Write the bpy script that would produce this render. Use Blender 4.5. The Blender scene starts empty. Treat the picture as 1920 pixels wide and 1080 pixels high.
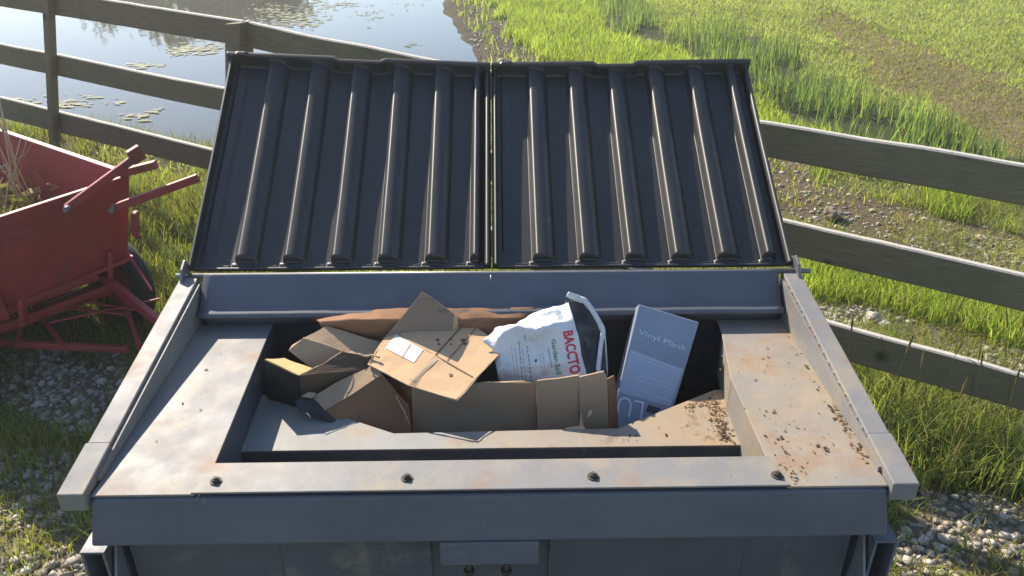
import bpy, bmesh, math, random
import numpy as np
from mathutils import Vector, Matrix, noise as mnoise

random.seed(7); RNG = np.random.default_rng(11)
S = bpy.context.scene
COL = S.collection

# ------------------------------------------------------------------ camera
F_PX = 1500.0; CAM_H = 2.10; PITCH = math.radians(28.0); YAW = 0.019
cam_d = bpy.data.cameras.new('camera'); cam = bpy.data.objects.new('camera', cam_d); COL.objects.link(cam)
cam_d.sensor_width = 36.0; cam_d.lens = 36.0 * F_PX / 1920.0
cam_d.clip_start = 0.05; cam_d.clip_end = 400
cam.location = (0, 0, CAM_H); cam.rotation_euler = (math.pi / 2 - PITCH, 0, -YAW)
S.camera = cam

# ------------------------------------------------------------------ sky, sun, exposure
SUN_DIR = Vector((-0.75, 1.13, 1.0)).normalized()          # towards the sun
W = bpy.data.worlds.new('World'); S.world = W; W.use_nodes = True
nt = W.node_tree; bg = nt.nodes['Background']
sky = nt.nodes.new('ShaderNodeTexSky'); sky.sky_type = 'NISHITA'; sky.sun_disc = False
sky.sun_elevation = math.asin(SUN_DIR.z)
sky.ozone_density = 1.7; sky.dust_density = .35
sky.sun_rotation = math.atan2(SUN_DIR.x, SUN_DIR.y)
nt.links.new(sky.outputs[0], bg.inputs[0]); bg.inputs[1].default_value = 0.105
sd = bpy.data.lights.new('sun', 'SUN'); so = bpy.data.objects.new('sun', sd); COL.objects.link(so)
sd.energy = 5.0; sd.angle = math.radians(0.55); sd.color = (1.0, 0.90, 0.76)
so.rotation_euler = SUN_DIR.to_track_quat('Z', 'Y').to_euler(); so.location = (-5, 8, 9)
S.view_settings.view_transform = 'Standard'; S.view_settings.look = 'None'
S.view_settings.exposure = 1.12; S.view_settings.gamma = 1.0

# ------------------------------------------------------------------ measuring helpers
_fx, _fy = math.sin(YAW), math.cos(YAW)
FWD = Vector((_fx * math.cos(PITCH), _fy * math.cos(PITCH), -math.sin(PITCH)))
RGT = Vector((_fy, -_fx, 0)); UPV = RGT.cross(FWD)
EYE = Vector((0, 0, CAM_H))
def ray(px, py): return FWD + RGT * ((px - 960) / F_PX) + UPV * ((540 - py) / F_PX)
def at_y(px, py, y): d = ray(px, py); return EYE + d * (y / d.y)
def at_z(px, py, z): d = ray(px, py); return EYE + d * ((z - CAM_H) / d.z)
def at_plane(px, py, p, n): d = ray(px, py); return EYE + d * ((p - EYE).dot(n) / d.dot(n))

# ------------------------------------------------------------------ object helpers
def link(name, me, mat=None, parent=None):
    o = bpy.data.objects.new(name, me); COL.objects.link(o)
    for m in (mat if isinstance(mat, (list, tuple)) else [mat]):
        if m: me.materials.append(m)
    if parent: o.parent = parent
    return o
def tag(o, label=None, cat=None, group=None, kind=None):
    if label: o['label'] = label
    if cat: o['category'] = cat
    if group: o['group'] = group
    if kind: o['kind'] = kind
    return o
def empty(name, loc=(0, 0, 0)):
    o = bpy.data.objects.new(name, None); COL.objects.link(o); o.location = loc; o.empty_display_size = .1
    return o
class MB:
    """collects shapes into one mesh (coordinates are world; build() subtracts the parent's place)"""
    def __init__(s): s.bm = bmesh.new()
    def hexa(s, v, bevel=0.0, seg=2):
        vs = [s.bm.verts.new(Vector(p)) for p in v]
        fs = [s.bm.faces.new([vs[i] for i in q]) for q in ((3, 2, 1, 0), (4, 5, 6, 7), (0, 1, 5, 4), (1, 2, 6, 5), (2, 3, 7, 6), (3, 0, 4, 7))]
        if bevel > 0:
            bmesh.ops.recalc_face_normals(s.bm, faces=fs)
            es = list({e for f in fs for e in f.edges})
            bmesh.ops.bevel(s.bm, geom=es, offset=bevel, segments=seg, affect='EDGES', profile=.5)
    def box(s, x0, x1, y0, y1, z0, z1, bevel=0.0, seg=2):
        s.hexa([(x0, y0, z0), (x1, y0, z0), (x1, y1, z0), (x0, y1, z0), (x0, y0, z1), (x1, y0, z1), (x1, y1, z1), (x0, y1, z1)], bevel, seg)
    def bar(s, a, b, w, h, up=Vector((0, 0, 1)), bevel=0.0):
        a = Vector(a); b = Vector(b); d = (b - a).normalized(); r = d.cross(up).normalized() * (w / 2); u = r.cross(d).normalized() * (h / 2)
        s.hexa([a - r - u, a + r - u, b + r - u, b - r - u, a - r + u, a + r + u, b + r + u, b - r + u], bevel)
    def tube(s, pts, rad, n=10, cap=True):
        pts = [Vector(p) for p in pts]; rings = []
        rads = rad if isinstance(rad, (list, tuple)) else [rad] * len(pts)
        for i, p in enumerate(pts):
            d = (pts[min(i + 1, len(pts) - 1)] - pts[max(i - 1, 0)]).normalized()
            a = d.orthogonal().normalized() if i == 0 else (a - d * a.dot(d)).normalized()
            b = d.cross(a)
            rings.append([s.bm.verts.new(p + (a * math.cos(t) + b * math.sin(t)) * rads[i]) for t in [2 * math.pi * k / n for k in range(n)]])
        for r0, r1 in zip(rings, rings[1:]):
            for k in range(n): s.bm.faces.new((r0[k], r0[(k + 1) % n], r1[(k + 1) % n], r1[k])).smooth = True
        if cap: s.bm.faces.new(rings[0][::-1]); s.bm.faces.new(rings[-1])
    def prism(s, poly, vec, bevel=0.0):
        vec = Vector(vec); a = [s.bm.verts.new(Vector(p)) for p in poly]; b = [s.bm.verts.new(Vector(p) + vec) for p in poly]
        n = len(a); fs = [s.bm.faces.new(a[::-1]), s.bm.faces.new(b)]
        for i in range(n): fs.append(s.bm.faces.new((a[i], a[(i + 1) % n], b[(i + 1) % n], b[i])))
        if bevel > 0:
            bmesh.ops.recalc_face_normals(s.bm, faces=fs)
            bmesh.ops.bevel(s.bm, geom=list({e for f in fs for e in f.edges}), offset=bevel, segments=2, affect='EDGES', profile=.5)
    def build(s, name, mat, parent=None, smooth=False):
        bmesh.ops.recalc_face_normals(s.bm, faces=s.bm.faces)
        off = parent_world(parent)
        for v in s.bm.verts: v.co -= off
        me = bpy.data.meshes.new(name); s.bm.to_mesh(me); s.bm.free()
        if smooth: me.polygons.foreach_set('use_smooth', [True] * len(me.polygons))
        return link(name, me, mat, parent)
def parent_world(p):
    v = Vector((0, 0, 0))
    while p is not None: v += p.location; p = p.parent
    return v
def np_mesh(name, V, Fq, mat, parent=None, smooth=True, colors=None, tris=False):
    me = bpy.data.meshes.new(name); V = np.asarray(V, np.float32); Fq = np.asarray(Fq, np.int32)
    k = 3 if tris else 4
    me.vertices.add(len(V)); me.vertices.foreach_set('co', V.ravel())
    me.loops.add(Fq.size); me.loops.foreach_set('vertex_index', Fq.ravel())
    me.polygons.add(len(Fq)); me.polygons.foreach_set('loop_start', np.arange(0, Fq.size, k, dtype=np.int32))
    me.polygons.foreach_set('loop_total', np.full(len(Fq), k, np.int32))
    me.update(calc_edges=True)
    if smooth: me.polygons.foreach_set('use_smooth', np.ones(len(Fq), bool))
    if colors is not None:
        ca = me.color_attributes.new('Col', 'FLOAT_COLOR', 'POINT')
        c4 = np.ones((len(V), 4), np.float32); c4[:, :3] = colors; ca.data.foreach_set('color', c4.ravel())
    me.validate()
    return link(name, me, mat, parent)

# ------------------------------------------------------------------ materials
class N:
    def __init__(s, name):
        s.m = bpy.data.materials.new(name); s.m.use_nodes = True; s.t = s.m.node_tree; s.b = s.t.nodes['Principled BSDF']
        s.out = s.t.nodes['Material Output']; s.tc = s.t.nodes.new('ShaderNodeTexCoord')
    def n(s, typ, **kw):
        x = s.t.nodes.new(typ)
        for k, v in kw.items():
            if k in x.inputs: x.inputs[k].default_value = v
            else: setattr(x, k, v)
        return x
    def l(s, a, b): s.t.links.new(a, b)
    def noise(s, scale, detail=5, rough=.6, coord='Object', stretch=None, dist=0.0):
        x = s.n('ShaderNodeTexNoise'); x.inputs['Scale'].default_value = scale; x.inputs['Detail'].default_value = detail
        x.inputs['Roughness'].default_value = rough; x.inputs['Distortion'].default_value = dist
        c = s.tc.outputs[coord]
        if stretch:
            mp = s.n('ShaderNodeMapping'); mp.inputs['Scale'].default_value = stretch; s.l(c, mp.inputs[0]); c = mp.outputs[0]
        s.l(c, x.inputs['Vector']); return x.outputs['Fac']
    def ramp(s, fac, stops):
        r = s.n('ShaderNodeValToRGB'); e = r.color_ramp.elements
        while len(e) < len(stops): e.new(.5)
        for i, (p, c) in enumerate(stops):
            e[i].position = p; e[i].color = (c, c, c, 1) if not isinstance(c, tuple) else (*c, 1)
        s.l(fac, r.inputs[0]); return r.outputs[0]
    def mix(s, fac, a, b, typ='MIX'):
        x = s.n('ShaderNodeMix', data_type='RGBA', blend_type=typ)
        for i, v in ((0, fac), (6, a), (7, b)):
            if hasattr(v, 'is_output'): s.l(v, x.inputs[i])
            elif isinstance(v, tuple): x.inputs[i].default_value = (*v, 1)
            else: x.inputs[i].default_value = v
        return x.outputs[2]
    def bump(s, h, st=.3, d=.01):
        x = s.n('ShaderNodeBump'); x.inputs['Strength'].default_value = st; x.inputs['Distance'].default_value = d
        s.l(h, x.inputs['Height']); s.l(x.outputs[0], s.b.inputs['Normal'])
    def base(s, c): s.l(c, s.b.inputs['Base Color']) if hasattr(c, 'is_output') else setattr(s.b.inputs['Base Color'], 'default_value', (*c, 1))
    def rough(s, c): s.l(c, s.b.inputs['Roughness']) if hasattr(c, 'is_output') else setattr(s.b.inputs['Roughness'], 'default_value', c)

def mat_paint(name, col=(.17, .18, .2), rust=.55, seed=0.0, dirt=1.0, tan=None):
    k = N(name)
    big = k.noise(3.1, 6, .65, stretch=(1, 1, 1.0 + seed))
    c = k.mix(k.ramp(big, [(.35, 0.), (.75, 1.)]), tuple(x * .86 for x in col), tuple(x * 1.12 for x in col))
    st = k.noise(5.2 + seed, 8, .68, dist=.15)
    c = k.mix(k.ramp(st, [(rust, 0.), (rust + .16, .55)]), c, (.30, .245, .165))        # chalky cream weathering
    rs = k.noise(4.1 + seed * 2, 9, .74, dist=.1)
    c = k.mix(k.ramp(rs, [(rust + .06, 0.), (rust + .24, .7)]), c, (.24, .125, .06))
    bv = k.n('ShaderNodeBevel', samples=4); bv.inputs[0].default_value = .007                # paint chipped off the edges
    ge = k.n('ShaderNodeNewGeometry'); dt = k.n('ShaderNodeVectorMath', operation='DOT_PRODUCT'); k.l(bv.outputs[0], dt.inputs[0]); k.l(ge.outputs['Normal'], dt.inputs[1])
    eg = k.n('ShaderNodeMath', operation='MULTIPLY'); k.l(k.ramp(dt.outputs['Value'], [(.80, 1.), (.985, 0.)]), eg.inputs[0]); k.l(k.ramp(k.noise(26, 6, .7), [(.47, 0.), (.56, .8)]), eg.inputs[1])
    c = k.mix(eg.outputs[0], c, (.27, .20, .15))      # rust bloom
    sc = k.noise(38, 3, .6, stretch=(1, .07, .3))
    c = k.mix(k.ramp(sc, [(.70, 0.), (.74, .30 * dirt)]), c, (.36, .36, .36))            # scratches
    sp = k.noise(120, 2, .5)
    c = k.mix(k.ramp(sp, [(.70, 0.), (.74, .6 * dirt)]), c, (.07, .05, .035))            # specks of grime
    if tan:                                                        # old rust film that thickens towards the right-hand end
        sx = k.n('ShaderNodeSeparateXYZ'); k.l(k.tc.outputs['Object'], sx.inputs[0])
        mr = k.n('ShaderNodeMapRange'); mr.inputs[1].default_value = tan[0]; mr.inputs[2].default_value = tan[1]; k.l(sx.outputs[0], mr.inputs[0])
        ad = k.n('ShaderNodeMath', operation='MULTIPLY'); k.l(mr.outputs[0], ad.inputs[0]); k.l(k.ramp(k.noise(6.3, 7, .7), [(.3, .25), (.62, .95)]), ad.inputs[1])
        c = k.mix(ad.outputs[0], c, (.33, .225, .125))
        ad2 = k.n('ShaderNodeMath', operation='MULTIPLY'); k.l(mr.outputs[0], ad2.inputs[0]); k.l(k.ramp(k.noise(13, 8, .75), [(.54, .0), (.66, .8)]), ad2.inputs[1])
        c = k.mix(ad2.outputs[0], c, (.13, .075, .04))
    k.base(c)
    k.rough(k.ramp(k.noise(9, 6, .6), [(.3, .46), (.75, .66)]))
    k.b.inputs['Metallic'].default_value = 0.0
    k.b.inputs['Specular IOR Level'].default_value = .22
    k.bump(k.noise(14, 5, .55), .12, .01)
    return k.m
M = {}
M['paint'] = mat_paint('slate_paint')
M['paint_worn'] = mat_paint('slate_paint_worn', (.19, .188, .188), .47, .3)
M['paint_dirty'] = mat_paint('slate_paint_dirty', (.225, .212, .195), .44, .7, 1.1, (.3, 2.9))
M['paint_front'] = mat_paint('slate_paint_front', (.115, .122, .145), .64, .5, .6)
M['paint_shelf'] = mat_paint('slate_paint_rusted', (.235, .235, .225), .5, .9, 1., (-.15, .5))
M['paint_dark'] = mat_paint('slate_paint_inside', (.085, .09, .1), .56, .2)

def mat_plain(name, col, rough=.5, var=.15, scale=12, spec=.5, bump=.1, metal=0.):
    k = N(name); f = k.noise(scale, 6, .6)
    k.base(k.mix(f, tuple(x * (1 - var) for x in col), tuple(min(1, x * (1 + var)) for x in col)))
    k.rough(rough); k.b.inputs['Specular IOR Level'].default_value = spec; k.b.inputs['Metallic'].default_value = metal
    if bump: k.bump(k.noise(scale * 4, 4, .6), bump, .004)
    return k.m
def mat_lid():
    k = N('black_lid_plastic')
    dust = k.noise(6, 7, .65, stretch=(1, .5, .5))
    c = k.mix(k.ramp(dust, [(.45, 0.), (.75, .6)]), (.0125, .012, .011), (.032, .030, .026))
    drip = k.noise(9, 6, .7, stretch=(3.5, .35, .35)); c = k.mix(k.ramp(drip, [(.56, 0.), (.70, .35)]), c, (.05, .047, .042))
    spl = k.noise(31, 3, .55); c = k.mix(k.ramp(spl, [(.73, 0.), (.76, .5)]), c, (.11, .10, .09))
    k.base(c); k.rough(k.ramp(k.noise(22, 5, .6), [(.3, .35), (.7, .41)]))
    k.b.inputs['Specular IOR Level'].default_value = .42
    k.b.inputs['Coat Weight'].default_value = .6; k.b.inputs['Coat Roughness'].default_value = .6; k.b.inputs['Coat IOR'].default_value = 1.5
    # moulded grain runs across the lid, so highlights stretch along its length
    k.b.inputs['Anisotropic'].default_value = .8
    tg = k.n('ShaderNodeCombineXYZ'); tg.inputs[1].default_value = .835; tg.inputs[2].default_value = .55; k.l(tg.outputs[0], k.b.inputs['Tangent'])
    k.bump(k.noise(240, 2, .5), .08, .0012)
    return k.m
M['lid'] = mat_lid()
M['bolt'] = mat_plain('rusty_bolt', (.045, .035, .028), .7, .5, 60)
M['steel'] = mat_plain('bare_steel', (.2, .2, .21), .45, .3, 30, metal=.6)
def mat_card(name, col, stain=.62):
    k = N(name)
    f = k.noise(4, 6, .6)
    c = k.mix(f, tuple(x * .82 for x in col), tuple(x * 1.12 for x in col))
    flute = k.n('ShaderNodeTexWave', wave_type='BANDS'); flute.inputs['Scale'].default_value = 55; flute.inputs['Distortion'].default_value = .6
    k.l(k.tc.outputs['Object'], flute.inputs['Vector'])
    c = k.mix(k.ramp(flute.outputs['Fac'], [(.0, .10), (1., 0.)]), c, tuple(x * .7 for x in col))
    s2 = k.noise(9, 5, .6, dist=.8)
    c = k.mix(k.ramp(s2, [(stain, 0.), (stain + .08, .55)]), c, tuple(x * .42 for x in col))
    k.base(c); k.rough(.85); k.b.inputs['Specular IOR Level'].default_value = .2
    k.bump(k.noise(20, 5, .6), .25, .006)
    return k.m
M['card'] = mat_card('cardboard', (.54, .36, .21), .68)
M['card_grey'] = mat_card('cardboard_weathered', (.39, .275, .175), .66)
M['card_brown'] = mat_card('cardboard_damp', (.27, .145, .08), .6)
M['card_shade'] = mat_card('cardboard_shaded', (.25, .19, .145), .62)  # darker card colour that carries the shade of the top box's tip
M['card_dark'] = mat_card('cardboard_blackish', (.045, .036, .03), .6)  # near-black card for the open carton's side
M['card_edge'] = mat_plain('torn_cardboard_edge', (.45, .33, .2), .9, .25, 60)
M['paper'] = mat_plain('white_paper_label', (.62, .62, .62), .7, .08, 20)
def mat_bag():
    k = N('white_plastic_bag'); f = k.noise(7, 6, .6)
    k.base(k.mix(f, (.5, .51, .53), (.74, .75, .76))); k.rough(.38)
    k.bump(k.noise(16, 6, .65, dist=.7), .55, .02); return k.m
M['bag'] = mat_bag()
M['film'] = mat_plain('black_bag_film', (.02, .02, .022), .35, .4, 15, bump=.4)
M['red_ink'] = mat_plain('red_ink', (.55, .02, .05), .5, .05, 20, bump=0)
M['green_ink'] = mat_plain('green_ink', (.05, .2, .08), .5, .05, 20, bump=0)
M['grey_ink'] = mat_plain('grey_ink', (.12, .13, .16), .5, .05, 20, bump=0)
M['carton'] = mat_plain('printed_carton', (.23, .265, .33), .45, .12, 9)
M['carton_panel'] = mat_plain('printed_carton_pale', (.34, .39, .49), .45, .1, 14)
M['carton_ink'] = mat_plain('pale_ink', (.55, .6, .68), .5, .05, 20, bump=0)
M['carton_dark'] = mat_plain('dark_ink', (.03, .035, .06), .5, .05, 20, bump=0)
def mat_red():
    k = N('faded_red_paint'); f = k.noise(5, 7, .65)
    c = k.mix(k.ramp(f, [(.35, 0.), (.7, 1.)]), (.25, .022, .027), (.31, .042, .047))
    r = k.noise(3.2, 6, .6, dist=1.)
    c = k.mix(k.ramp(r, [(.50, 0.), (.68, .85)]), c, (.11, .035, .032))
    sp = k.noise(40, 4, .6); c = k.mix(k.ramp(sp, [(.66, 0.), (.72, .6)]), c, (.13, .06, .035))
    k.base(c); k.rough(.5); k.bump(k.noise(18, 5, .6), .15, .01); return k.m
M['red'] = mat_red()
M['tyre'] = mat_plain('tyre_rubber', (.018, .018, .017), .8, .3, 30)
def mat_wood():
    k = N('weathered_fence_wood')
    g = k.noise(6, 8, .7, stretch=(2.2, 2.2, 34), dist=.3)
    c = k.mix(k.ramp(g, [(.3, 0.), (.72, 1.)]), (.13, .108, .066), (.25, .212, .135))
    big = k.noise(1.7, 4, .6); c = k.mix(k.ramp(big, [(.45, 0.), (.7, .6)]), c, (.115, .118, .068))
    kn = k.n('ShaderNodeTexVoronoi'); kn.inputs['Scale'].default_value = 3.3; k.l(k.tc.outputs['Object'], kn.inputs['Vector'])
    c = k.mix(k.ramp(kn.outputs['Distance'], [(.05, .8), (.13, 0.)]), c, (.03, .024, .018))
    k.base(c); k.rough(.85); k.b.inputs['Specular IOR Level'].default_value = .25
    k.bump(g, .5, .006); return k.m
M['wood'] = mat_wood()
M['wood_top'] = mat_plain('pale_wood_top', (.40, .37, .32), .85, .3, 25, bump=.4)  # paler wood for the upper faces of the rails
def mat_leafy(name, rough=.5, trans=.5, spec=.3, boost=1.0):
    k = N(name); a = k.n('ShaderNodeVertexColor', layer_name='Col')
    k.l(a.outputs[0], k.b.inputs['Base Color']); k.rough(rough); k.b.inputs['Specular IOR Level'].default_value = spec
    if trans:
        tr = k.n('ShaderNodeBsdfTranslucent'); g = k.mix(1.0, a.outputs[0], (1.25 * boost, 1.3 * boost, .55 * boost), 'MULTIPLY')
        k.l(g, tr.inputs[0]); mx = k.n('ShaderNodeMixShader'); mx.inputs[0].default_value = trans
        k.l(k.b.outputs[0], mx.inputs[1]); k.l(tr.outputs[0], mx.inputs[2]); k.l(mx.outputs[0], k.out.inputs[0])
    return k.m
M['grass'] = mat_leafy('grass_blades', .45, .58)
M['stone'] = mat_leafy('gravel_stone', .8, 0, .3)
M['leaf'] = mat_leafy('tree_leaves', .5, .35)
M['litter'] = mat_leafy('dead_leaf_crumbs', .8, .2)
M['weed'] = mat_leafy('floating_weed', .7, .2)
M['bark'] = mat_plain('bark', (.07, .055, .04), .9, .4, 9, bump=.6)
def mat_ground():
    k = N('ground_soil'); a = k.n('ShaderNodeVertexColor', layer_name='Col')
    f = k.noise(9, 9, .7); f2 = k.noise(70, 4, .7)
    c = k.mix(k.ramp(f, [(.3, .0), (.7, 1.)]), k.mix(1.0, a.outputs[0], (.6, .58, .55), 'MULTIPLY'), k.mix(1.0, a.outputs[0], (1.2, 1.2, 1.15), 'MULTIPLY'))
    c = k.mix(k.ramp(f2, [(.4, 0.), (.62, .55)]), c, k.mix(1.0, a.outputs[0], (.45, .42, .38), 'MULTIPLY'))
    k.base(c); k.rough(.95); k.b.inputs['Specular IOR Level'].default_value = .15
    k.bump(k.noise(45, 8, .7), .8, .03); return k.m
M['ground'] = mat_ground()
def mat_water():
    k = N('pond_water'); k.base((.035, .032, .018)); k.rough(.03); k.b.inputs['IOR'].default_value = 1.33
    k.b.inputs['Specular IOR Level'].default_value = .5
    k.bump(k.noise(5, 4, .5, stretch=(1, .5, 1)), .07, .02); return k.m
M['water'] = mat_water()

# ================================================================== TERRAIN
Z_W = -0.06                                                     # pond level
POND = np.array([(-40, 8.9), (-12, 7.9), (-7, 7.1), (-4.7, 6.6), (-3.4, 6.2), (-2.5, 6.15), (-1.6, 6.5), (-.9, 7.5), (-.35, 8.8), (-.12, 9.9), (-.2, 10.9), (-.5, 12.3),
                 (-.75, 14.3), (-.9, 16.5), (-1.2, 20), (-.5, 30), (-2, 42), (-40, 44)], float)
def pip(P, poly):
    x, y = P[:, 0], P[:, 1]; ins = np.zeros(len(P), bool); n = len(poly); j = n - 1
    for i in range(n):
        xi, yi = poly[i]; xj, yj = poly[j]
        c = ((yi > y) != (yj > y)) & (x < (xj - xi) * (y - yi) / (yj - yi + 1e-12) + xi)
        ins ^= c; j = i
    return ins
def sdist(P, poly):
    d = np.full(len(P), 1e9); n = len(poly)
    for i in range(n):
        a = poly[i]; b = poly[(i + 1) % n]; ab = b - a
        t = np.clip(((P - a) @ ab) / (ab @ ab), 0, 1)[:, None]
        d = np.minimum(d, np.hypot(*(P - a - t * ab).T))
    return np.where(pip(P, poly), -d, d)
def sstep(a, b, x): t = np.clip((x - a) / (b - a), 0, 1); return t * t * (3 - 2 * t)
_G = np.random.default_rng(3).random((64, 64))
def vnoise(P, sc):
    q = np.asarray(P) * sc; i = np.floor(q).astype(int); f = q - i; f = f * f * (3 - 2 * f)
    g = lambda a, b: _G[(i[:, 0] + a) % 64, (i[:, 1] + b) % 64]
    return (g(0, 0) * (1 - f[:, 0]) + g(1, 0) * f[:, 0]) * (1 - f[:, 1]) + (g(0, 1) * (1 - f[:, 0]) + g(1, 1) * f[:, 0]) * f[:, 1]
def fbm(P, sc): return .55 * vnoise(P, sc) + .3 * vnoise(P + 7.3, sc * 2.1) + .15 * vnoise(P + 3.1, sc * 4.3)
def zg(P):
    P = np.asarray(P, float); x, y = P[:, 0], P[:, 1]
    b = .30 * sstep(-1.6, -3.2, x) * sstep(2.2, 4.2, y) + .03 * (fbm(P, 1.3) - .5)
    b += .05 * sstep(1.0, 3.0, x) * sstep(4.2, 6, y)
    d = sdist(P, POND) + .25 * (fbm(P, 1.1) - .5)
    t = sstep(-1.7, .42, d)
    return (Z_W - .42) * (1 - t) + np.maximum(b + .02, Z_W + .06) * t
def zg1(x, y): return float(zg(np.array([[x, y]]))[0])
def gpoly(pts, z=0.0): return np.array([tuple(at_z(px, py, z))[:2] for px, py in pts])
# patches of ground cover, measured on the ground
ZONES = {
 'mud':    [gpoly([(838, -30), (905, -30), (935, 30), (960, 75), (1010, 118), (1000, 160), (840, 160), (880, 100), (850, 40)])],
 'reed':   [gpoly([(1120, 0), (1190, 10), (1260, 70), (1400, 75), (1500, 130), (1560, 185), (1660, 215), (1780, 275), (1890, 310), (1960, 350), (1960, 380), (1700, 350), (1580, 290), (1430, 215), (1270, 100), (1130, 60)])],
 'dry':    [gpoly([(1540, 20), (1620, 60), (1720, 95), (1830, 140), (1960, 200), (1960, 330), (1850, 285), (1750, 225), (1650, 165), (1590, 120), (1530, 60)])],
 'soil':   [gpoly([(1400, 315), (1480, 318), (1530, 360), (1640, 385), (1760, 420), (1960, 455), (1960, 540), (1800, 510), (1660, 480), (1560, 440), (1460, 420), (1380, 420)])],
 'gravel': [gpoly([(1700, 420), (1800, 440), (1960, 470), (1960, 560), (1800, 530), (1690, 470)]),
            gpoly([(1500, 575), (1640, 592), (1780, 628), (1960, 680), (1960, 760), (1780, 690), (1620, 650), (1520, 630)]),
            gpoly([(1720, 960), (1800, 930), (1960, 960), (1960, 1200), (1600, 1200), (1660, 1020)]),
            gpoly([(-60, 840), (60, 845), (150, 850), (175, 1000), (260, 1200), (-200, 1200), (-200, 900)]),
            gpoly([(20, 670), (120, 660), (240, 690), (260, 800), (120, 830), (30, 760)])],
 'tall':   [gpoly([(1530, 640), (1620, 655), (1780, 700), (1960, 780), (1960, 970), (1800, 930), (1690, 930), (1600, 740)])],
 'lush':   [gpoly([(900, -30), (1110, -30), (1130, 70), (1260, 110), (1440, 225), (1600, 300), (1700, 352), (1600, 350), (1480, 318), (1380, 250), (1100, 130), (990, 120), (950, 60)]),
            gpoly([(1500, 490), (1600, 495), (1760, 540), (1960, 600), (1960, 680), (1780, 630), (1640, 592), (1500, 560)]),
            gpoly([(1480, 315), (1560, 322), (1530, 365), (1490, 355)]), gpoly([(1720, 370), (1800, 380), (1800, 430), (1730, 415)]), gpoly([(1850, 430), (1960, 450), (1960, 500), (1870, 480)])],
}
def zone_of(P):
    J = P + .45 * np.stack([fbm(P + 3, 4.1) - .5, fbm(P + 17, 4.1) - .5], 1) * (P[:, 1:2] > 5.5) + .16 * np.stack([fbm(P, 2.3) - .5, fbm(P + 11, 2.3) - .5], 1) * np.clip(P[:, 1:2] / 3.5, .8, 2.2)
    z = np.full(len(P), 0)                                      # 0 lawn
    for k, nm in ((1, 'lush'), (2, 'tall'), (3, 'dry'), (4, 'soil'), (5, 'gravel'), (6, 'mud'), (7, 'reed')):
        for poly in ZONES[nm]: z[pip(J, poly)] = k
    near = (P[:, 1] < 2.6) & (z == 0) & (np.abs(P[:, 0]) < 3.5)
    z[near & (fbm(P, 1.7) > .60)] = 5
    return z
GC = np.array([(.15, .145, .06), (.13, .14, .04), (.075, .085, .03), (.20, .155, .09), (.155, .115, .075), (.26, .23, .185), (.13, .105, .075), (.055, .065, .025)])
gx = np.unique(np.concatenate([np.linspace(-120, -9, 24), np.arange(-9, -4.5, .12), np.arange(-4.5, 5.5, .05), np.arange(5.5, 11, .12), np.linspace(11, 120, 24)]).round(4))
gy = np.unique(np.concatenate([np.linspace(-40, -.6, 12), np.arange(-.6, 6.5, .05), np.arange(6.5, 18, .09), np.linspace(18, 150, 40)]).round(4))
X, Y = np.meshgrid(gx, gy); GP = np.stack([X.ravel(), Y.ravel()], 1)
GZ = zg(GP); zn = zone_of(GP); colr = GC[zn] * (0.8 + .4 * fbm(GP, 3.1))[:, None]
wet = sstep(.9, .1, sdist(GP, POND))[:, None]; colr = colr * (1 - .45 * wet)
nx, ny = len(gx), len(gy); idx = np.arange(nx * ny).reshape(ny, nx)
Fq = np.stack([idx[:-1, :-1], idx[:-1, 1:], idx[1:, 1:], idx[1:, :-1]], -1).reshape(-1, 4)
tag(np_mesh('ground', np.column_stack([GP, GZ]), Fq, M['ground'], colors=colr), kind='structure')
b = MB(); b.bm.faces.new([b.bm.verts.new((x, y, Z_W)) for x, y in ((-60, 6), (4, 6), (4, 60), (-60, 60))])
tag(b.build('pond_water', M['water']), kind='structure')

# ------------------------------------------------------------------ grass
DX0, DX1, DY0, DY1 = -.93, .90, 1.27, 2.18                        # dumpster footprint
def scatter(n, x0, x1, y0, y1, dens=None):
    P = np.column_stack([RNG.uniform(x0, x1, n), RNG.uniform(y0, y1, n)])
    # stay inside what the photograph (with a wide margin) sees
    a = (P[:, 0] - .0) / (P[:, 1] * .883 + 1.0)
    keep = np.abs(a) < .86
    keep &= ~((P[:, 0] > DX0 - .02) & (P[:, 0] < DX1 + .02) & (P[:, 1] > DY0) & (P[:, 1] < DY1))
    return P[keep]
def blades(name, P, h, w, col, bend=.5, mat='grass', segs=2, flat=0.0, label=None, kind='stuff', lean=None):
    n = len(P); h = np.broadcast_to(h, n) * RNG.uniform(.55, 1.25, n); w = np.broadcast_to(w, n) * RNG.uniform(.7, 1.3, n)
    z0 = zg(P) - .01; az = RNG.uniform(0, 2 * np.pi, n); ld = RNG.uniform(0, 2 * np.pi, n)
    ln = RNG.uniform(.1, 1, n) * bend * h
    side = np.column_stack([np.cos(az), np.sin(az), np.zeros(n)]); dirv = np.column_stack([np.cos(ld), np.sin(ld), np.zeros(n)])
    B = np.column_stack([P, z0]); rows = []
    for s in range(segs + 1):
        t = s / segs; c = B + dirv * (ln * t ** 2)[:, None] + np.array([0, 0, 1]) * (h * (t - .25 * bend * t * t))[:, None]
        ww = (w * (1 - t) ** .7 * .5 + w * .04)[:, None]
        rows += [c - side * ww, c + side * ww]
    V = np.stack(rows, 1).reshape(-1, 3); k = 2 * (segs + 1)
    base = (np.arange(n) * k)[:, None, None]
    q = np.array([[2 * s, 2 * s + 1, 2 * s + 3, 2 * s + 2] for s in range(segs)])[None]
    Fq = (base + q).reshape(-1, 4)
    C = np.repeat(col, k, 0)
    return np_mesh(name, V, Fq, M[mat], colors=C, smooth=True)
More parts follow.
